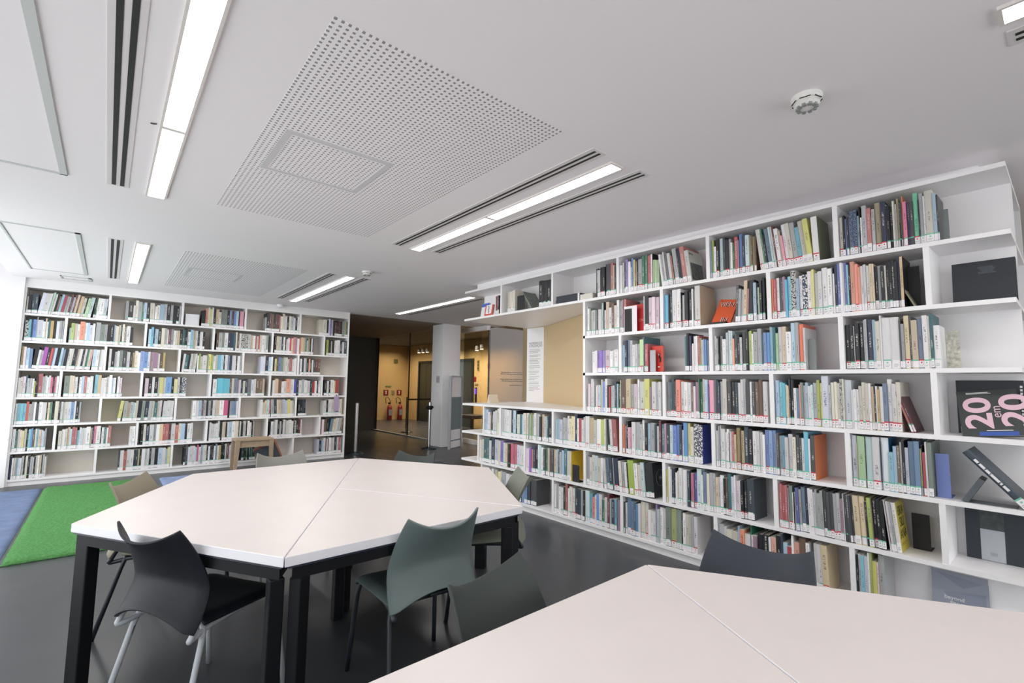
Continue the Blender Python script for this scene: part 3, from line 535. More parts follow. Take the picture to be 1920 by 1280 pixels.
RIGHT=[
(1,3.007,2.762,"k37 w46 k47 k37 d98 r38 h27 d26"),
(1,2.725,1.996,"w46 w27 v17 k27 u48 w47 w24 b38 y27 i27 h16 k27 x67 e48 e48 R68 w28 k18 f25 f25 f25 f25 <7 w37 x37 w28 m46 w47 o26 k17 g68 k28 n28 r69 I56"),
(1,1.836,1.071,"s17 l38 w35 k48 a58 D38 k57 x27 w25 e25 r47 U26 b48 n37 a57 H26 i26 H26 i26 <6 w38 v29 e29 k26 S58 a28 w28 q29 w47 h26 p24 w48 v48 g58 c46 v58 y58 <2 N68"),
(1,0.960,0.459,"v56 k36 b25 n35 x25 Z57 Z57 s35 k28 w24 x68 r67 v14 x46 H88 n68 g17 k46 k46 v27 v17 g26 H38 k26 t18 o28 M46 n46 d46 F68 k16 x58 w27 v98 s47 d26"),
(2,3.152,2.650,"x27 w26 G26 v25 g45 m25 k15 w25 w35 a28 k18 w24 h48 w45 i37 v36 w38 g37 U28 r38"),
(2,2.467,2.311,"g38 k68 P57 P57 P57"),
(2,2.269,1.930,"c67 k27 D48 w69 w69 k17 g46 k57 k57 w28 m27 W79"),
(2,1.648,1.518,"<-3 d37 x35 g35 h48 r25 k68"),
(2,1.514,1.432,"s57 k26 f35 k47 k48"),
(2,1.399,0.636,"o27 r47 w47 d37 d37 U37 c36 c57 X79 s46 w47 J77 w68 y18 y18 y18 w57 w57 w78 w68 G18 w26 n39 B49 w39 g29 B39 c28 k28 o59 z48 z37 w37 w37 w47 h37 h27 k46 x36 k46 v26 k37 k37 k37 k37 n38 L38"),
(3,3.050,2.744,"w33 w33 u33 u33 u33 P63 w33 w33 w43"),
(3,2.695,2.423,"s35 n37 S47 g37 w35 w35 g35 f57 t18 r45"),
(3,2.068,1.872,"t37 k48 n47 U23 w24 w47 w37 r37 H46 v35 b25 b25 b25 g25"),
(3,1.838,1.179,"w36 g35 k26 m46 w55 a37 w28 a48 z35 d46 k36 g35 d57 k38 v27 l37 w26 x57 g58 t26 b46 b46 g18 c38 t38 f36 w48 h58 w66 s59 g49 o58 w27"),
(3,0.952,0.490,"k57 k57 g16 k57 k57 x28 x28 n68 s38 v57 w29 w98 w98 d27 x36 h58 d28 h67 S57 w58 v28 t38 w65"),
(4,3.132,2.297,"x23 P36 w48 w27 m35 P25 a45 v28 b27 b27 w38 k25 r25 g35 g35 D27 s26 k35 f18 i68 h68 g46 P46 w28 E67 y68 U25 w57 x37 w37"),
(4,2.261,1.438,"m57 t27 D48 D27 o68 w57 w57 w47 i35 P35 U57 e18 e37 v38 s48 b16 p68 m38 D38 n27 g37 v58 d57 k57 D37 w37 w38 x38 d57 w27 d37 i47 i48 w57"),
(4,1.381,0.682,"s68 c57 c47 w26 h36 D28 k58 w45 S45 z26 G47 x36 s47 w46 a36 x57 l48 y37 V99 x36 v47 v47 v47 X38 v28 A98 w35 w35 w35 v46 v47 v47 w37 h36 k27 w26 Y35 w46 S57 w58 w57 v57"),
(4,0.640,0.618,"<17 r37 q37"),
(5,4.783,4.497,"a37 s37 P36 v24 k37 w36 w37 v38"),
(5,4.457,3.609,"w28 x28 w48 w48 w38 D38 s48 k28 v46 t36 s26 v47 v37 G26 f26 l17 g36 w37 g47 k36 h37 g46 t26 k47"),
(5,3.586,2.756,"a35 s45 V45 g36 x46 w27 v36 y47 w17 n38 w26 r36 w36 g27 w58 h57 v46 w57 l47 w27 <4 k37 w37 r57"),
(5,2.708,1.934,"o35 w25 k37 p34 p24 w67 x67 g46 w38 k47 s47 x77 D37 w36 q38 t47 U37 D47 a47 b57 b47 n37 w25 b58 y38 v47 J68 J58"),
(5,1.835,1.150,"w36 x28 w28 w67 w36 w37 k16 w36 r36 h35 H58 i17 H57 D68 k68 w57 w47 w47 w36 b58 b58 b48 U17 d37 x36 c46 w46 w57 v46 d47 d36 w36 c58 w26 O57"),
(5,0.954,0.558,"V68 h16 f98 k17 a88 w98 n17 C98 c54 s46 i46 g27 k38 V46 S68 S68 y26 k17 r35 w28 G58"),
(6,4.871,4.330,"v36 v36 t47 t47 w36 n48 V57 v47 u47 a26 h36"),
(6,4.311,4.051,"k36 R46 R46 R46 V46 w46 w46"),
(6,4.006,3.328,"P35 P25 u36 z35 n47 k47 w28 a48 w37 d36 e47 v37 i36 D37 h47 s37 k26 g36 s47 t48 Q67"),
(6,3.140,2.381,"x46 w36 v37 a57 v46 w36 <4 w36 S47 n48 x27 n68 v36 x46 w36 k16 l78 w46 v46 a47 K98"),
(6,2.259,1.556,"y26 w47 w36 n47 k27 w35 v26 w67 w67 a27 D47 k27 M46 B56 a78 w26 S67 v47 x57 g37 h46 g36 w57 k36 i36 t58 V47 w28 P46 w26 k46 k46 D97"),
(6,1.402,0.717,"r57 r57 r47 q17 g16 G67 w25 k15 w25 <1 B57 x46 S68 n57 w47 w47 w36 x37 g56 g47 d57 d57 d57 x57 g57 U45 w28 <2 d37 d37 d37 d37 h88 h88 k36 l67 i17 k57 k57 k57 <5 w27 q16 w37 g37 T67"),
(7,4.634,3.846,"w37 x27 v37 y36 v27 x57 w46 w46 w46 x36 t36 b36 b36 D36 d66"),
(7,3.565,2.738,"w37 x47 w46 w46 k36 r48 w36 v57 w57 D57 D47 x47 k37 w27 a57 c46 o45 w36 b47 w47 e45 w46 q38 x36 n46 c36 U46"),
(7,2.703,1.995,"d26 w36 S78 S67 t37 b46 w47 v78 v58 z14 w45 w45 w45 u28 a46 w57 w57 G88 l88 G88 k28 w47 v47 v47 x37 w57"),
(7,1.836,1.208,"x66 w36 v65 v75 s27 o56 w65 e18 P25 U45 k66 k66 w26 z56 k57 D28 s45 r44 w28 z56 i68 w37"),
(7,1.174,1.096,"<2 w48 w58 h88"),
(7,0.965,0.811,"k37 w47 c67 V67 w38 l48 y76 P36 g98"),
]
LEFT=[
(1,-0.877,-0.045,"v24 k45 D46 D46 <-8 V57 w57 w37 a28 f18 w37 k38 i36 c37 r47 x36 g26 q38 V36 q28 h38 i27 h47 v46 k27 f46 a57 <-3 k27 e26 w47 w57 V57 k27"),
(1,0.145,0.829,"x37 k57 w24 v38 x47 e26 s37 k37 <2 v57 <0 w25 v36 s57 g37 k47 g37 k47 k37 x27"),
(1,1.089,1.708,"k55 o37 v28 y37 w28 k37 h47 v35 m47 G47 k37 b37 q37 b37 s37 n27 p57 k17"),
(1,2.017,2.575,"g24 k48 q38 i38 k38 q38 q38 r27 v36 v39 w47 k36 v37 x47 V36 k36 w37"),
(1,2.920,3.458,"v67 v67 k37 V28 u37 w28 k37 q36 k37 q37 k37 G47 H37 e27"),
(2,-0.870,-0.474,"X56 c37 D27 b57 g19 V77 w36 v28 w26 t37 Y47 k47 V47 g37 g37"),
(2,-0.436,0.255,"s23 l46 v46 w36 o68 w37 s37 V46 w37 k17 x68 G57 x47 k47 k46 n17 s27 v46 v37 k26 v38 X36 w57 k46"),
(2,0.437,1.154,"s36 c37 D27 s46 k46 v47 g37 w26 q37 x47 w26 v36 h36 k37 t47 k38 w46 c47 H37 w37 k37 w46 k36"),
(2,1.315,2.079,"i36 g57 G37 w57 D47 n47 t37 v28 i37 w37 X57 X57 g47 h46 w36 r26 v36 r26 v37 w47 w37 G37"),
(2,2.180,2.834,"k37 h47 g57 D37 w37 k27 w35 P36 r36 h36 M47 U37 w46 r36 h57 h37 t37 v25 H37 k37 w27 n27"),
(2,3.073,3.453,"l37 k47 v26 k47 w57 w57 n46 w36 D57"),
(3,-0.877,-0.025,"H37 P37 s46 S46 <-5 k57 w35 g35 j57 k47 r37 U27 s37 k57 s37 S36 k46 w47 v37 k37 n27 h37 w47 k36 P37 e37 v37 z27 <-2 s57 w47 g27 w57"),
(3,0.005,0.661,"w38 k47 x36 w37 G47 d57 w46 k37 H36 v47 w36 b57 b57 w37 U57 U57 w36 i47 H37"),
(3,0.875,1.718,"<-4 w37 t46 k36 w37 v37 w37 <0 w26 l37 v35 w66 G26 y47 l37 w46 v37 c57 s47 k26 w47 S37 n47 w67 k27 w47 g37"),
(3,1.983,2.558,"V57 w28 n57 s47 w37 k36 y36 i37 b47 G47 v37 w47 v36 r57 w36 w47"),
(3,2.621,2.975,"w37 D47 w27 x37 k47 o37 k37 w36 d47 q57 i57"),
(4,-0.893,-0.479,"w35 v36 P46 t27 x65 w35 y23 k36 r68 g36 g37 w26 w37 M36 k26 M36 w37"),
(4,-0.437,0.183,"G67 v37 h37 w46 k27 w36 s37 r37 w46 w47 k27 c48 h48 w46 w36 w37 w48 s26 w36 k26 w37 P36 q16"),
(4,0.441,0.953,"P46 k47 w37 k46 g27 y47 w37 b77 k36 y46 w37 k27 J67"),
(4,1.307,2.061,"w56 c97 c97 i37 v37 S57 U26 w36 n36 v35 D46 m57 V46 w37 i57 i57 h37"),
(4,2.186,2.993,"w36 h47 i46 w35 w35 o57 w57 B37 n36 w46 x37 w46 w46 D37 r36 w36 k26 w36"),
(4,3.060,3.325,"k47 w36 k26 w57 y26 r57"),
(5,-0.886,-0.244,"w36 c56 c46 c46 r47 g46 x47 w37 d46 w67 w67 k27 h37 e47 k46 v67 k37 w47 g37 v57 V57 b57 w37 k57 x37"),
(5,0.154,0.813,"<-6 y47 <-2 g57 H36 x46 a36 v37 k57 G47 n57 g47 v37 t46 v37 P37 k27 w57 w57 w47 q17"),
(5,1.058,1.689,"w57 w47 s57 q26 x57 k36 x47 D37 w47 v37 h47 w77 M77 k37 x36 b46 S46 w36"),
(5,2.015,2.559,"w47 v35 h36 a57 r26 <3 x57 D57 v37 h47 g37 V57 s46 y57 w36 v36"),
(5,2.622,2.767,"k57 k57 D57 k37 g26"),
(5,3.067,3.411,"w56 k46 w57 v57 w46 U66 w47 h37"),
(6,-0.898,-0.563,"w57 t36 v47 P36 y46 v47 k36 c47 b37 i46 v37 c37 h46 P36 s35 x37"),
(6,-0.444,0.101,"v55 w56 v46 h47 s36 r57 r37 c45 V37 w46 w46 w77 h36 n36 M47 w77 k27 w46 t46 w36 r57"),
(6,0.309,0.388,"w56 w56"),
(6,0.437,1.079,"k37 v37 n46 w57 x37 w47 h47 r37 r47 q37 w57 r46 v37 s57 k36 w47 w37"),
(6,1.299,1.937,"w37 w36 w36 w36 w36 w38 k27 k37 v37 h37 k36 w37 s67 w57 v77 d27 v37 k46 g57 k36 w47 w46 k37 v27"),
(6,2.174,2.703,"k36 w46 x46 w57 k47 g46 k37 w47 x37 w46 v37 w47 w46 k27 X46 k57 q47 P37"),
(6,3.055,3.417,"P36 i46 k47 <-8 S46 h46 w47 g57 i37"),
(7,-0.896,-0.543,"n47 w36 v36 x36 s46 w46 g47 k36 v47 k47 x46 w36 k36 v47 w37 h47 k27 g37 w36"),
(7,0.207,0.830,"D28 w57 r46 w57 w57 k27 D47 H27 k37 w57 g37 w37 k37 g57 k57 s67 w57 s36 y47"),
(7,0.984,1.683,"k36 d47 V36 w57 w47 s36 M37 w46 s47 v37 w37 k36 w36 n46 k37 w36 S37 v36 H46 k47 k36 a37 q57 w36 v37 b57"),
(7,1.775,1.980,"D46 k46 e36 <5 D46 e36 D46"),
(7,2.987,3.423,"V46 n65 s45 w57 q26 w46 q26 w57 w46 w47 D67 w47 r47 x36"),
]
# ------------------------------------------------------------------ books
PAL = {'w': ('white', (230, 227, 228)), 'v': ('cream', (216, 209, 192)), 'g': ('light grey', (182, 184, 184)), 'm': ('grey', (128, 130, 134)), 'd': ('dark grey', (78, 80, 84)), 'k': ('black', (36, 37, 43)), 'n': ('navy', (44, 54, 84)), 'D': ('dark slate', (56, 72, 84)),
 'b': ('blue', (84, 134, 204)), 'B': ('royal blue', (62, 82, 176)), 's': ('light blue', (164, 196, 222)), 'c': ('cyan', (92, 184, 212)), 'a': ('pale aqua', (192, 216, 218)), 't': ('teal', (56, 116, 122)), 'S': ('slate blue', (104, 132, 162)),
 'e': ('green', (46, 128, 92)), 'f': ('pale green', (180, 214, 158)), 'F': ('mint green', (98, 200, 164)), 'l': ('lime green', (178, 196, 76)), 'y': ('yellow', (230, 220, 112)), 'Y': ('ochre', (212, 176, 92)), 'o': ('orange', (224, 116, 56)), 'z': ('salmon', (230, 142, 124)),
 'r': ('red', (186, 52, 54)), 'R': ('rose red', (206, 84, 112)), 'q': ('maroon', (112, 44, 52)), 'p': ('pink', (230, 148, 176)), 'P': ('pale pink', (230, 206, 218)), 'u': ('violet', (134, 102, 192)), 'U': ('mauve', (168, 130, 154)), 'j': ('purple', (190, 72, 196)), 'M': ('magenta', (220, 68, 124)),
 'h': ('tan', (218, 192, 152)), 'H': ('gold-brown', (172, 152, 102)), 'i': ('brown', (116, 88, 68)), 'G': ('sage grey', (134, 148, 138)), 'V': ('lavender', (204, 208, 224)), 'x': ('speckled grey', (172, 174, 178)),
 'X': ('black-and-white striped', (200, 198, 190)), 'Z': ('navy plaid', (96, 120, 150)), 'J': ('dotted navy', (52, 62, 100)), 'A': ('blue-white', (206, 214, 228)), 'C': ('white-and-blue', (222, 228, 232)), 'E': ('white-and-green', (226, 230, 226)), 'T': ('white-and-yellow', (226, 222, 216)),
 'Q': ('yellow-covered', (206, 200, 190)), 'O': ('grey-and-orange', (92, 94, 100)), 'K': ('black emblem', (40, 46, 48)), 'I': ('photo-covered', (206, 204, 198)), 'N': ('white-and-olive', (226, 222, 222)), 'W': ('white-and-tan', (226, 222, 218)), 'L': ('tan-spined black', (200, 168, 118))}
COVER = {'L': (34, 36, 40), 'N': (112, 118, 94), 'W': (196, 176, 150), 'C': (52, 132, 186), 'T': (208, 192, 86), 'O': (206, 120, 66), 'Q': (236, 196, 44), 'K': (38, 42, 44), 'I': (196, 196, 186), 'J': (44, 62, 140)}
def book_mat(key, rgb, pattern=0):
    name = 'book_cloth_' + key
    m = bpy.data.materials.new(name); m.use_nodes = True; nt = m.node_tree; N = nt.nodes; L = nt.links; b = N['Principled BSDF']; b.inputs['Roughness'].default_value = 0.45
    def val(op, a, c=None, d=None):
        n = N.new('ShaderNodeMath'); n.operation = op
        for i, q in enumerate((a, c, d)):
            if q is None: continue
            if isinstance(q, (int, float)): n.inputs[i].default_value = q
            else: L.new(q, n.inputs[i])
        return n.outputs[0]
    oi = N.new('ShaderNodeObjectInfo'); ge = N.new('ShaderNodeNewGeometry'); uv = N.new('ShaderNodeUVMap'); uv.uv_map = 'UVMap'; se = N.new('ShaderNodeSeparateXYZ'); L.new(uv.outputs[0], se.inputs[0]); u, v = se.outputs[0], se.outputs[1]
    r = val('FRACT', val('MULTIPLY_ADD', oi.outputs['Random'], 7.13, ge.outputs['Random Per Island']))
    r2 = val('FRACT', val('MULTIPLY', r, 17.3)); r3 = val('FRACT', val('MULTIPLY', r, 53.7)); r4 = val('FRACT', val('MULTIPLY', r, 131.9))
    hs = N.new('ShaderNodeHueSaturation'); hs.inputs['Color'].default_value = lin(rgb) + (1,)
    L.new(val('MULTIPLY_ADD', r2, 0.03, 0.485), hs.inputs['Hue']); L.new(val('MULTIPLY_ADD', r3, 0.32, 0.62), hs.inputs['Saturation']); L.new(val('MULTIPLY_ADD', r4, 0.40, 0.70), hs.inputs['Value'])
    lum = sum(rgb) / 3; ink = (48, 46, 54) if lum > 120 else (222, 220, 214)
    cv = N.new('ShaderNodeCombineXYZ'); L.new(val('MULTIPLY', u, 3.2), cv.inputs[0]); L.new(val('MULTIPLY', v, 95.0 if not pattern else 30.0), cv.inputs[1]); L.new(val('MULTIPLY', r, 90.0), cv.inputs[2])
    no = N.new('ShaderNodeTexNoise'); no.inputs['Scale'].default_value = 1.0; no.inputs['Detail'].default_value = 1.0; L.new(cv.outputs[0], no.inputs['Vector'])
    hit = val('GREATER_THAN', no.outputs['Fac'], 0.53)
    if not pattern:
        hit = val('MULTIPLY', hit, val('LESS_THAN', val('ABSOLUTE', val('SUBTRACT', u, 0.5)), val('MULTIPLY_ADD', r3, 0.16, 0.10)))
        lo = val('MULTIPLY_ADD', r2, 0.25, 0.27); hit = val('MULTIPLY', hit, val('GREATER_THAN', v, lo)); hit = val('MULTIPLY', hit, val('LESS_THAN', v, val('MULTIPLY_ADD', r4, 0.35, val('ADD', lo, 0.12))))
        hit = val('MULTIPLY', hit, val('LESS_THAN', r3, 0.72)); hit = val('MULTIPLY', hit, 0.75)
    else: hit = val('MULTIPLY', hit, val('GREATER_THAN', v, 0.0))
    c1 = N.new('ShaderNodeMixRGB'); L.new(hit, c1.inputs[0]); L.new(hs.outputs[0], c1.inputs[1]); c1.inputs[2].default_value = lin(ink) + (1,)
    st = val('MULTIPLY', val('GREATER_THAN', v, 0.02), val('LESS_THAN', v, 0.15)); st = val('MULTIPLY', st, val('LESS_THAN', r2, 0.88))
    c2 = N.new('ShaderNodeMixRGB'); L.new(st, c2.inputs[0]); L.new(c1.outputs[0], c2.inputs[1]); c2.inputs[2].default_value = lin((232, 228, 232)) + (1,)
    sg = val('MULTIPLY', val('GREATER_THAN', v, 0.15), val('LESS_THAN', v, 0.175)); sg = val('MULTIPLY', sg, val('LESS_THAN', r3, 0.6))
    c3 = N.new('ShaderNodeMixRGB'); L.new(sg, c3.inputs[0]); L.new(c2.outputs[0], c3.inputs[1]); c3.inputs[2].default_value = lin((110, 186, 158)) + (1,)
    L.new(c3.outputs[0], b.inputs['Base Color']); return m
BM = {k: book_mat(k, c, 1 if k in 'XZJ' else 0) for k, (_, c) in PAL.items()}
def cover_mat(k): return mat('book_cover_' + k, COVER[k], 0.45) if k in COVER else BM[k]
def parse(cells, bays, side):
    out = []
    for row, a, e, toks in cells:
        zc = ZS[row - 1]; clear = ZT[row - 1] - zc - 0.012; sgn = -1 if side == 'R' else 1
        lo, hi = (a, e)
        for c in bays[row]:
            mid = (a + e) / 2
            if side == 'R':
                if c > mid: lo = min(lo, c - 0.018)
                else: hi = max(hi, c + 0.018)
            else:
                if c < mid: lo = max(lo, c + 0.018)
                else: hi = min(hi, c - 0.018)
        if side == 'R' and row in (2, 3, 4): lo = min(lo, 3.127)
        if side == 'L': lo = max(lo, X0 + 0.026); hi = min(hi, X1 - 0.03)
        total = abs(hi - lo); lean = 0.0; bk = []
        for tk in toks.split():
            if tk[0] == '<': lean = math.radians(float(tk[1:])); continue
            h = min(0.15 + 0.02 * int(tk[2]) + random.uniform(-0.006, 0.006), clear / max(1, 1.0))
            if lean: h = min(h, (clear - 0.02) / math.cos(lean))
            bk.append([tk[0], int(tk[1]), h, lean])
        gaps = [0.0]
        for p, q in zip(bk, bk[1:]): gaps.append(min(p[2], q[2]) * (math.tan(q[3]) - math.tan(p[3])) if q[3] > p[3] else 0.0)
        lead = bk[0][2] * math.tan(bk[0][3]) * 0.0
        if bk[-1][3] < 0: gaps.append(bk[-1][2] * math.tan(-bk[-1][3]) * 0.0)
        ws = sum(q[1] / math.cos(q[3]) for q in bk); k = (total - sum(gaps)) / ws; pos = 0.0
        for q, g in zip(bk, gaps):
            pos += g; t = q[1] * k
            out.append(dict(side=side, row=row, c=q[0], t=t - 0.0007, h=q[2], lean=q[3], s=lo + sgn * pos, z=zc + 0.0005, d=min(0.29, max(0.13, q[2] * random.uniform(0.68, 0.86)))))
            pos += t / math.cos(q[3])
    return out
def book_matrix(b):
    phi = b['lean']
    if b['side'] == 'R': M = Matrix.Translation((XF + 0.012 + b.get('in', 0), b['s'], b['z'])) @ Matrix.Rotation(-PI / 2, 4, 'Z')
    else: M = Matrix.Translation((b['s'], YF + 0.012 + b.get('in', 0), b['z']))
    if phi > 0: M = M @ Matrix.Rotation(-phi, 4, 'Y')
    elif phi < 0: M = M @ Matrix.Translation((b['t'], 0, 0)) @ Matrix.Rotation(-phi, 4, 'Y') @ Matrix.Translation((-b['t'], 0, 0))
    return M
books = parse(RIGHT, RB, 'R') + parse(LEFT, LB, 'L')
for b in books: b['in'] = random.choice((0, 0.002, 0.004, 0.008, 0.012))
camp = cam.matrix_world.translation
def shown(b):
    M = book_matrix(b); c = M @ Vector((b['t'] / 2, 0, b['h'] / 2)); n = (M.to_3x3() @ Vector((0, -1, 0))); v = camp - c; d = v.length; q = cam.matrix_world.inverted() @ c
    px, py = 893.967 * q.x / -q.z, 893.967 * q.y / -q.z
    if abs(px) > 950 or abs(py) > 630: return 0
    e = b['t'] * b['h'] * max(0.0, n.dot(v / d)) / d ** 2
    if b['row'] == 7 and b['side'] == 'R' and b['s'] < 2.0: e *= 0.6
    return e
ranked = sorted(books, key=lambda b: shown(b) if b['side'] == 'R' else -1, reverse=True)
N_SINGLE = 300
single = ranked[:N_SINGLE]; rest = ranked[N_SINGLE:]
for b in single: b['own'] = True
# positions in words
ORD = ['first', 'second', 'third', 'fourth', 'fifth', 'sixth', 'seventh', 'eighth', 'ninth', 'tenth']
def ordinal(n):
    if n <= 10: return ORD[n - 1]
    return '%d%s' % (n, 'th' if 10 < n % 100 < 20 else {1: 'st', 2: 'nd', 3: 'rd'}.get(n % 10, 'th'))
ROWN = ['top', 'second', 'third', 'fourth', 'fifth', 'sixth', 'bottom']
for row in range(1, 8):
    bs = sorted([b for b in books if b['side'] == 'R' and b['row'] == row], key=lambda b: -b['s']); edges = sorted(RB[row])
    bays = {}
    for b in bs:
        i = sum(1 for c in edges if c < b['s'] - 0.001); b['bay'] = i + 1; bays.setdefault(i, []).append(b)
    for lst in bays.values():
        for i, b in enumerate(lst): b['idx'] = i + 1; b['prev'] = lst[i - 1] if i else None; b['next'] = lst[i + 1] if i + 1 < len(lst) else None
used = {}
def label_for(b):
    nm = PAL[b['c']][0]; size = 'thick ' if b['t'] > 0.042 else ('slim ' if b['t'] < 0.016 else '')
    hh = 'tall ' if b['h'] > 0.30 else ('short ' if b['h'] < 0.235 else '')
    where = '%s shelf, %s bay from near end' % (ROWN[b['row'] - 1], ordinal(b['bay']))
    cands = []
    if b['prev'] and b['next']: cands.append('%s%s%s book between %s and %s ones, %s' % (size, hh, nm, PAL[b['prev']['c']][0], PAL[b['next']['c']][0], where))
    elif b['prev']: cands.append('%s%s%s book ending the row after a %s one, %s' % (size, hh, nm, PAL[b['prev']['c']][0], where))
    cands.append('%s%s book %s from left, %s' % (size, nm, ordinal(b['idx']), where))
    return cands
cand = [(b, label_for(b)) for b in single]; cnt = {}
for b, c in cand: cnt[c[0]] = cnt.get(c[0], 0) + 1
for b, c in cand:
    pick = c[0] if cnt[c[0]] == 1 and len(c[0].replace(',', ' ').split()) <= 16 else c[-1]
    b['label'] = pick; used[pick] = used.get(pick, 0) + 1
def cover_mesh(b, right):
    t, h, d, w = b['t'], b['h'], b['d'], 0.0016; mb = MB(); bow = min(0.004, t * 0.12)
    out = [(0, d), (0, bow), (t * 0.2, bow * 0.25), (t * 0.5, 0), (t * 0.8, bow * 0.25), (t, bow), (t, d)]
    inn = [(t - w, d), (t - w, bow + 0.003), (w, bow + 0.003), (w, d)]
    P = out + inn; n = len(P); mb.v = [(x, y, 0) for x, y in P] + [(x, y, h) for x, y in P]
    for i in range(n):
        j = (i + 1) % n; f = (i, j, n + j, n + i); uv = None
        if 1 <= i <= 4: uv = [(P[i][0] / t, 0), (P[j][0] / t, 0), (P[j][0] / t, h / 0.3), (P[i][0] / t, h / 0.3)]
        mb.f.append(f); mb.uv.append(uv); mb.mi.append(1 if i == 5 and right else 0)
    # close top and bottom with quads strips of the U
    for z0, rev in ((0, True), (n, False)):
        for q in ((0, 1, n - 2, n - 1), (1, 2, 3, 9), (3, 4, 5, 8), (3, 8, 9), (5, 6, 7, 8)):
            q = tuple(z0 + k for k in q); mb.f.append(tuple(reversed(q)) if not rev else q); mb.uv.append(None); mb.mi.append(0)
    return mb.mesh('book', [BM[b['c']]] + ([right] if right else []))
PB = MB().box((0, 0, 0), (1, 1, 1)).mesh('page_block', PAPER)
def label_mesh(col):
    mb = MB(); mb.box((0, -0.0012, 0), (1, 0.0, 0.84), 0); mb.box((0, -0.0012, 0.84), (1, 0.0, 1), 1)
    mb.box((0.36, -0.0016, 0.52), (0.64, -0.0012, 0.70), 1) if col is not LABELW else mb.box((0.2, -0.0016, 0.45), (0.8, -0.0012, 0.5), 2)
    mb.box((0.15, -0.0015, 0.28), (0.85, -0.0012, 0.33), 2); mb.box((0.15, -0.0015, 0.14), (0.7, -0.0012, 0.19), 2)
    return mb.mesh('spine_label', [LABELW, col, GREYINK])
LM = [label_mesh(mat('pale_green_strip', (120, 192, 164), 0.6)), label_mesh(INKR), label_mesh(LABELW)]
def add_book(b):
    right = cover_mat(b['c']) if b['c'] in COVER else None
    o = bpy.data.objects.new('book', cover_mesh(b, right)); COL.objects.link(o); o.matrix_world = book_matrix(b); tag(o, b['label'], 'book', 'books in the long white bookcase')
    t, h, d = b['t'], b['h'], b['d']; bow = min(0.004, t * 0.12)
    p = bpy.data.objects.new('page_block', PB); COL.objects.link(p); p.parent = o; p.location = (0.0017, bow + 0.0031, 0.003); p.scale = (max(0.001, t - 0.0034), d - bow - 0.008, h - 0.007)
    if b['c'] != 'h' or random.random() < 0.5:
        l = bpy.data.objects.new('spine_label', random.choices(LM, (5, 4, 3))[0] if b['row'] != 4 else random.choices(LM, (2, 6, 2))[0]); COL.objects.link(l); l.parent = o
        lw = min(t * 0.96, 0.034); l.location = ((t - lw) / 2, 0.0004, 0.006); l.scale = (lw, 1, random.uniform(0.042, 0.052))
    b['obj'] = o
    return o
for b in single: add_book(b)
# everything smaller: one packed mass of books
mb = MB(); mats = [BM[k] for k in PAL] + [PAPER] + [cover_mat(k) for k in COVER]; idx = {k: i for i, k in enumerate(PAL)}; ip = len(PAL); ic = {k: ip + 1 + i for i, k in enumerate(COVER)}
for b in rest:
    M = book_matrix(b); t, h, d = b['t'], b['h'], b['d']; i = idx[b['c']]; k = len(mb.v)
    mb.v += [tuple(M @ Vector(q)) for q in ((0, 0, 0), (t, 0, 0), (t, d, 0), (0, d, 0), (0, 0, h), (t, 0, h), (t, d, h), (0, d, h))]
    for f, m_, uv in (((0, 3, 2, 1), ip, None), ((4, 5, 6, 7), ip, None), ((0, 1, 5, 4), i, [(0, 0), (1, 0), (1, h / 0.3), (0, h / 0.3)]), ((1, 2, 6, 5), ic.get(b['c'], i), None), ((2, 3, 7, 6), ip, None), ((3, 0, 4, 7), i, None)):
        mb.f.append(tuple(k + j for j in f)); mb.mi.append(m_); mb.uv.append(uv)
tag(mb.obj('packed_books', mats), 'the many small-looking books packed along both white bookcases', 'books', None, 'stuff')
# lettering and emblems on the cover sides that show
def side_M(b, y, z): return Matrix(((0, 0, 1, b['t'] + 0.0006), (1, 0, 0, y), (0, 1, 0, z), (0, 0, 0, 1)))
for b in single:
    if b['c'] == 'T':
        o = b['obj']; h = b['h']; o['label'] = 'thick book with BRASILIANA in large letters on its yellow cover'
        for txt, f in (('BRA', 0.80), ('SILI', 0.57), ('ANA', 0.34)): text(txt, h * 0.27, mat('green_black_ink', (52, 62, 44), 0.6), o, side_M(b, b['d'] * 0.50, h * f), 0.0004, sx=0.9)
        bar = MB(); bar.box((b['t'], b['d'] * 0.14, h * 0.16), (b['t'] + 0.0008, b['d'] * 0.8, h * 0.168)); bar.box((b['t'], b['d'] * 0.14, h * 0.13), (b['t'] + 0.0008, b['d'] * 0.6, h * 0.138)); bar.obj('rule', mat('ochre_ink', (150, 132, 60), 0.6), o)
    if b['c'] == 'K':
        o = b['obj']; o['label'] = 'thick black book with a pale ring emblem on its cover, sixth shelf'; m_ = MB()
        for rr, wd in ((0.062, 0.0016), (0.02, 0.0012), (0.008, 0.004)): m_.tube([(b['t'] + 0.001, b['d'] * 0.5 + rr * math.cos(a * PI / 16), b['h'] * 0.55 + rr * 1.1 * math.sin(a * PI / 16)) for a in range(33)], wd * 0.5, 6)
        m_.obj('emblem', mat('silver_ink', (176, 180, 176), 0.6), o)
    if b['c'] == 'I':
        o = b['obj']; o['label'] = 'book with black and white photo cover headed INCA, top shelf'; text('INCA', 0.026, INKK, o, side_M(b, b['d'] * 0.22, b['h'] * 0.9), 0.0004)
        m_ = MB(); m_.box((b['t'], 0.02, 0.02), (b['t'] + 0.0008, b['d'] - 0.01, b['h'] * 0.62)); ph = m_.obj('photo', mat('grey_photo', (92, 96, 94), 0.6, noise=0.5, nscale=40), o)
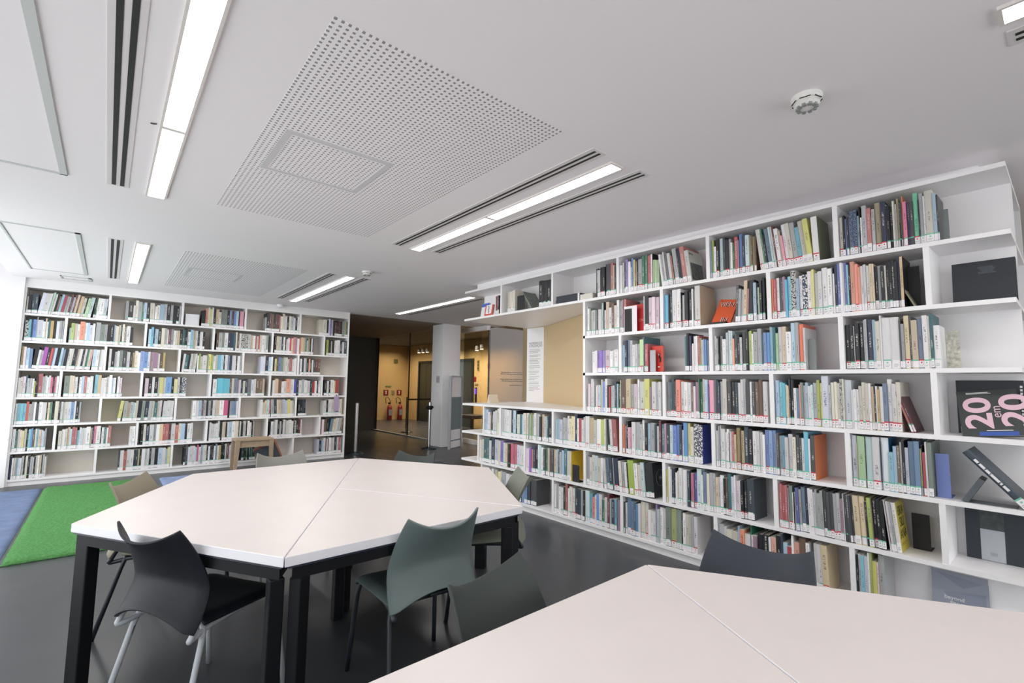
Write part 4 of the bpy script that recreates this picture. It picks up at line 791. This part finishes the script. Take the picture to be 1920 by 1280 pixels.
# ------------------------------------------------------------------ books that show their faces, bookends
def face_book(label, y, x, z, w, h, th, tilt, m, roll=0.0, name='book', cat='book', pages=True):
    M = Matrix.Translation((x, y, z)) @ Matrix.Rotation(-PI / 2, 4, 'Z') @ Matrix.Rotation(-math.radians(tilt), 4, 'X') @ Matrix.Rotation(-math.radians(roll), 4, 'Y')
    mb_ = MB(); mb_.box((0, 0, 0), (w, 0.003, h)).box((0, th - 0.003, 0), (w, th, h)).box((0, 0.003, 0), (0.003, th - 0.003, h))
    o = mb_.obj(name, m); o.matrix_world = M; tag(o, label, cat)
    if pages: p = MB().box((0.0035, 0.0032, 0.004), (w - 0.004, th - 0.0032, h - 0.004)).obj('page_block', PAPER, o)
    return o
def front_M(x, z, rot=0.0): return Matrix(((1, 0, 0, x), (0, 0, -1, -0.0006), (0, 1, 0, z), (0, 0, 0, 1))) @ Matrix.Rotation(rot, 4, 'Z')
MATB = mat('matt_black_cover', (42, 46, 52), 0.5, noise=0.05, nscale=9)
o = face_book('large plain black book standing face out at the end of the second shelf', 0.445, 3.80, 1.883, 0.265, 0.262, 0.03, 8, MATB)
m_ = MB(); random.seed(8)
for k in range(9): m_.box((0.11 + random.uniform(0, 0.02), -0.0008, 0.185 + 0.005 * k), (0.17 + random.uniform(0, 0.02), 0, 0.187 + 0.005 * k))
m_.obj('lettering', mat('faint_silver', (92, 98, 104), 0.6), o)
o = face_book('black book on display with AY in white, behind the pink-numbered one', 0.470, 3.885, 1.1402, 0.28, 0.31, 0.018, 2, MATB); text('AY', 0.075, INKW, o, front_M(0.205, 0.185), 0.0004)
m_ = MB()
for k in range(12): m_.box((0.264, -0.0008, 0.06 + 0.019 * k), (0.274, 0, 0.06 + 0.019 * k + 0.012))
m_.obj('lettering', INKW, o)
o = face_book('display book with big pink 20 em 20 turned sideways', 0.425, 3.635, 1.1402, 0.24, 0.262, 0.022, 22, mat('charcoal_olive_cover', (54, 60, 58), 0.5, noise=0.12, nscale=4), 6)
text('20', 0.150, PINK, o, front_M(0.082, 0.130, PI / 2), 0.0004, sx=1.22, bold=0.004); t2 = text('20', 0.150, PINK, o, front_M(0.226, 0.140, PI / 2), 0.0004, sx=1.22, bold=0.004); text('em', 0.055, PINK, o, front_M(0.150, 0.135, PI / 2), 0.0004)
bm = bmesh.new(); bm.from_mesh(t2.data); inv = t2.matrix_local.inverted(); bmesh.ops.bisect_plane(bm, geom=bm.verts[:] + bm.edges[:] + bm.faces[:], plane_co=inv @ Vector((0.238, 0, 0)), plane_no=(inv.to_3x3() @ Vector((1, 0, 0))).normalized(), clear_outer=True); bm.to_mesh(t2.data); bm.free()
m_ = MB(); m_.box((0.04, -0.0008, 0.248), (0.13, 0, 0.251)); m_.box((0.04, -0.0008, 0.242), (0.14, 0, 0.245)); m_.box((0.10, -0.0008, 0.028), (0.20, 0, 0.031)); m_.obj('rule', INKW, o)
MB().box((0.07, -0.001, 0.0), (0.22, 0.0, 0.022)).obj('blue_band', mat('blue_band', (52, 84, 160), 0.5), o); MB().box((-0.001, 0.002, 0.015), (0.0, 0.02, 0.055)).obj('spine_label', LABELW, o)
# book on an easel, spine towards the room
e = thing('book_easel', 'dark grey easel leg propping the black book on the fifth shelf', 'bookend', (3.62, 0.435, 0.7855))
MB().box((0.0, -0.013, 0), (0.14, 0.013, 0.15), M=Matrix.Rotation(math.radians(30), 4, 'X')).box((0, -0.20, 0), (0.10, 0.0, 0.003)).obj('leg', mat('dark_grey_metal', (84, 90, 96), 0.4), e)
b = dict(side='R', row=5, c='D', t=0.034, h=0.345, lean=math.radians(40), s=0.186 + 0.022, z=0.7860, d=0.24, label='black book with white spine lettering leaning on an easel, fifth shelf end')
o = add_book(b); o.name = 'book'
text('Atlas', 0.001, INKW, o, Matrix.Translation((b['t'] / 2, -0.0015, 0.25)), 0.0001) if False else None
m_ = MB(); zz = 0.10
for w_ in (0.03, 0.008, 0.045, 0.022, 0.03, 0.022): m_.box((0.011, -0.0012, zz), (0.023, 0.0, zz + w_)); zz += w_ + 0.007
m_.obj('lettering', INKW, o)
# triptych and grey book of the lower rows
o = face_book('black book face out with a pale photo panel on the sixth shelf end', 0.470, 3.87, 0.4355, 0.28, 0.298, 0.022, 6, mat('blue_black_cover', (38, 46, 54), 0.45)); MB().box((0.062, -0.001, 0.002), (0.160, 0, 0.17)).obj('photo', mat('pale_photo', (176, 180, 186), 0.5), o); MB().box((0.062, -0.001, 0.17), (0.160, 0, 0.296)).obj('photo', mat('dark_photo', (62, 70, 70), 0.5, noise=0.5, nscale=30), o)
m_ = MB()
for k in range(5): m_.box((0.100 + 0.006 * k, -0.002, 0.03), (0.103 + 0.006 * k, -0.001, 0.048))
m_.obj('barcode', GREYINK, o)
o = face_book('grey book titled beyond geometry standing face out on the bottom row', 0.640, 3.88, 0.0855, 0.245, 0.232, 0.022, 9, mat('blue_grey_cover', (150, 156, 170), 0.5))
text('beyond\n   geometry', 0.030, INKW, o, front_M(0.055, 0.075), 0.0004, 'LEFT'); MB().quad([(0.02, -0.0008, 0.22), (0.225, -0.0008, 0.20), (0.14, -0.0008, 0.15)]).quad([(0.05, -0.0008, 0.115), (0.235, -0.0008, 0.145), (0.235, -0.0008, 0.01), (0.11, -0.0008, 0.06)]).obj('artwork', mat('blue_grey_facet', (134, 142, 158), 0.5), o)
# orange book leaning on a small stand, second shelf
o = face_book('orange book with slanted striped letters leaning back on a black stand', 1.87, 3.665, 1.8835, 0.155, 0.245, 0.014, 26, mat('orange_red_cover', (216, 92, 50), 0.5), -8)
text('VIEN', 0.06, INKK, o, front_M(0.078, 0.195), 0.0004, sx=0.95); text('IN', 0.06, INKK, o, front_M(0.098, 0.052), 0.0004, sx=0.95); text('VIEN', 0.06, INKW, o, front_M(0.074, 0.197), 0.0003, sx=0.95); text('IN', 0.06, INKW, o, front_M(0.094, 0.054), 0.0003, sx=0.95)
e = thing('book_stand', 'small black stand under the orange book on the second shelf', 'bookend', (3.625, 1.845, 1.8825)); MB().box((0, -0.11, 0), (0.045, 0.0, 0.018)).obj('tray', INKK, e)
# covers turned to the room in the second and third shelves
o = face_book('red book face out behind a white bookend, second shelf', 2.675, 3.66, 1.8825, 0.195, 0.255, 0.02, 2, mat('bright_red_cover', (196, 44, 48), 0.45)); text('OXY', 0.036, mat('pale_red_ink', (224, 150, 140), 0.5), o, front_M(0.165, 0.105), 0.0004)
def bookend(label, y, x, z, w, h, m, depth=0.12, inner=None):
    t = thing('bookend', label, 'bookend', (x, y, z)); MB().box((0, -w, 0.003), (0.003, 0, h)).box((0, -w, 0), (depth, 0, 0.003)).obj('plate', m, t, bevel=0.0012)
    if inner: MB().box((-0.002, -w * inner[0], 0.003), (0.0, -w * inner[1], h * inner[2])).obj('slot_panel', inner[3], t)
    return t
bookend('white bookend with black slot before the red book, second shelf', 2.672, 3.615, 1.8825, 0.14, 0.238, LABELW, 0.03, (0.62, 0.05, 0.9, INKK))
o = face_book('red book with black and white figure facing out, third shelf', 2.415, 3.66, 1.5155, 0.112, 0.228, 0.02, 2, mat('vermilion_cover', (206, 62, 50), 0.45)); MB().box((0.07, -0.001, 0.12), (0.085, 0, 0.165)).box((0.078, -0.001, 0.085), (0.095, 0, 0.13)).obj('artwork', INKK, o); MB().box((0.062, -0.001, 0.04), (0.082, 0, 0.05)).box((0.066, -0.001, 0.145), (0.076, 0, 0.16)).obj('artwork', INKW, o)
bookend('grey bookend in front of the red figure book, third shelf', 2.408, 3.625, 1.5155, 0.056, 0.19, mat('bookend_grey', (176, 178, 184), 0.4), 0.03)
bookend('grey bookend closing the third shelf row before an empty space', 1.172, 3.65, 1.5155, 0.045, 0.21, mat('bookend_mid', (120, 126, 126), 0.4), 0.1)
bookend('black bookend before the yellow cover on the sixth shelf', 3.315, 3.62, 0.4355, 0.09, 0.165, INKK, 0.1)
bookend('black board propping BRASILIANA on the sixth shelf', 0.700, 3.80, 0.4355, 0.085, 0.21, INKK, 0.1)
bookend('blue plastic bookend at the end of the fifth shelf books', 0.551, 3.66, 0.7855, 0.06, 0.245, mat('blue_plastic', (112, 128, 186), 0.4), 0.14)
bookend('curved grey bookend after the top shelf books at the near end', 0.452, 3.66, 2.2505, 0.03, 0.19, MATS['bookend_mid'], 0.14)
bookend('map-patterned grey bookend at the third shelf near end', 0.475, 3.68, 1.5155, 0.06, 0.215, mat('map_pattern', (176, 174, 162), 0.5, noise=0.55, nscale=45), 0.1)
tag(MB().box((-0.004, -0.10, 0), (0.004, 0.10, 0.25), M=Matrix.Translation((3.74, 0.592, 1.8835)) @ Matrix.Rotation(-PI / 2, 4, 'Z') @ Matrix.Rotation(math.radians(-24), 4, 'Y')).obj('board', mat('khaki_board', (150, 142, 122), 0.6)), 'khaki board leaning in the end space of the second shelf', 'board')
bookend('black bookend behind the khaki board, second shelf', 0.632, 3.72, 1.8825, 0.055, 0.26, INKK, 0.1)
# ------------------------------------------------------------------ the open end of the top shelf
def own_cell(row, a, e, toks, labels, zoff=0.0):
    out = parse([(row, a, e, toks)], {row: []}, 'R')
    for q, lb in zip(out, labels): q['label'] = lb; q['in'] = 0.006; add_book(q)
own_cell(1, 4.370, 4.235, 'v45 v45 v45 v45', ['first cream volume of four on the open end of the top shelf', 'second cream volume of four on the open end of the top shelf', 'third cream volume of four on the open end of the top shelf', 'fourth cream volume of four, beside the black bookend'])
own_cell(1, 3.825, 3.635, 'k67 k67 k67', ['first tall black volume of three in the open top bay', 'middle tall black volume of three in the open top bay', 'last tall black volume of three, against the divider'])
bookend('black bookend beside the four cream volumes, top shelf', 4.215, 3.64, 2.2505, 0.13, 0.18, INKK, 0.12)
tag(MB().box((0, 0, 0), (0.02, 0.20, 0.26), M=Matrix.Translation((3.64, 3.98, 2.2508)) @ Matrix.Rotation(-PI / 2, 4, 'Z') @ Matrix.Rotation(math.radians(-36), 4, 'Y') @ Matrix.Translation((0, 0, 0))).obj('book', [mat('grey_photo_cover', (120, 126, 118), 0.5, noise=0.3, nscale=25)]), 'grey photo book leaning between black bookend and black volumes', 'book')
def flat_book(label, y0, y1, x0, z, th, d, m):
    o = MB().box((0, 0, 0), (y0 - y1, d, 0.002)).box((0, 0, th - 0.002), (y0 - y1, d, th)).box((0, 0, 0.002), (y0 - y1, 0.003, th - 0.002)).obj('book', m); o.matrix_world = Matrix.Translation((x0, y0, z)) @ Matrix.Rotation(-PI / 2, 4, 'Z'); tag(o, label, 'book', 'dark books lying flat on the top shelf'); MB().box((0.002, 0.0035, 0.0022), (y0 - y1 - 0.003, d - 0.003, th - 0.0022)).obj('page_block', PAPER, o)
for k in range(4): flat_book('dark book lying flat, %s of the stack of four on the top shelf' % ('lowest', 'second', 'third', 'topmost')[k], 3.56 + 0.004 * (k % 2), 3.265, 3.625 + 0.003 * k, 2.2508 + 0.0215 * k, 0.021, 0.21, MATS['blue_black_cover'])
tag(MB().box((3.63, 3.235, 2.2508), (3.80, 3.258, 2.335)).obj('book', EDGE), 'slim white book upright beside the flat stack on the top shelf', 'book')
o = MB().box((3.63, 3.06, 2.2508), (3.85, 3.225, 2.312)).obj('open_magazine', PAPER, bevel=0.002); tag(o, 'thick open magazine lying on the top shelf beside the flat stack', 'magazine'); MB().box((3.632, 3.222, 2.2508), (3.85, 3.2275, 2.332)).obj('spine', INKK, o)
o = face_book('blue-headed white calendar at the far open end of the top shelf', 4.975, 3.66, 2.2508, 0.155, 0.185, 0.02, 10, LABELW, 0, 'calendar', 'calendar'); MB().box((0, -0.001, 0.14), (0.155, 0, 0.185)).obj('blue_header', mat('calendar_blue', (70, 104, 196), 0.5), o)
m_ = MB()
for k in range(7): m_.tube([(0.015 + 0.021 * k, -0.004, 0.178), (0.015 + 0.021 * k, 0.002, 0.19), (0.015 + 0.021 * k, 0.01, 0.178)], 0.002, 6)
m_.obj('ring_binding', INKW, o)
o = face_book('red bordered book with white picture at the open end of the top shelf', 4.845, 3.625, 2.2508, 0.165, 0.145, 0.02, 10, mat('coral_cover', (216, 84, 64), 0.5)); MB().box((0.022, -0.001, 0.028), (0.138, 0, 0.145)).obj('picture', LABELW, o); MB().tube([(0.07, -0.002, 0.13), (0.085, -0.002, 0.10), (0.072, -0.002, 0.085), (0.09, -0.002, 0.06), (0.085, -0.002, 0.035)], 0.004, 6).obj('artwork', INKK, o)
own_cell(1, 4.60, 4.535, 'q34 r14 k34', ['maroon book leaning by the divider at the open top end', 'thin red book by the divider at the open top end', 'short black book by the divider at the open top end'])
# spines in the narrow end niche facing the aisle
def end_book(x, t, h, z, c, label):
    b = dict(side='L', row=1, c=c, t=t, h=h, lean=0, s=x, z=z, d=0.2, label=label); b['in'] = 0.19 - YF - 0.012 + 0.012; add_book(b)
for x, t, h, c, lb in ((3.96, 0.035, 0.30, 'h', 'tan book first in the end niche of the long bookcase'), (3.997, 0.03, 0.31, 'y', 'yellow book in the end niche beside the tan one'), (4.03, 0.05, 0.28, 'r', 'red book in the end niche of the long bookcase'), (4.084, 0.03, 0.26, 'v', 'cream book in the end niche after the red one'), (4.118, 0.035, 0.27, 'i', 'brown book in the end niche after the cream one'), (4.157, 0.04, 0.25, 'd', 'dark grey book last in the end niche')): end_book(x, t, h, 2.2508, c, lb)
end_book(3.955, 0.03, 0.20, 1.8828, 'v', 'cream book in the end niche below, beside the blue one'); end_book(3.99, 0.045, 0.19, 1.8828, 'B', 'royal blue book in the lower end niche')
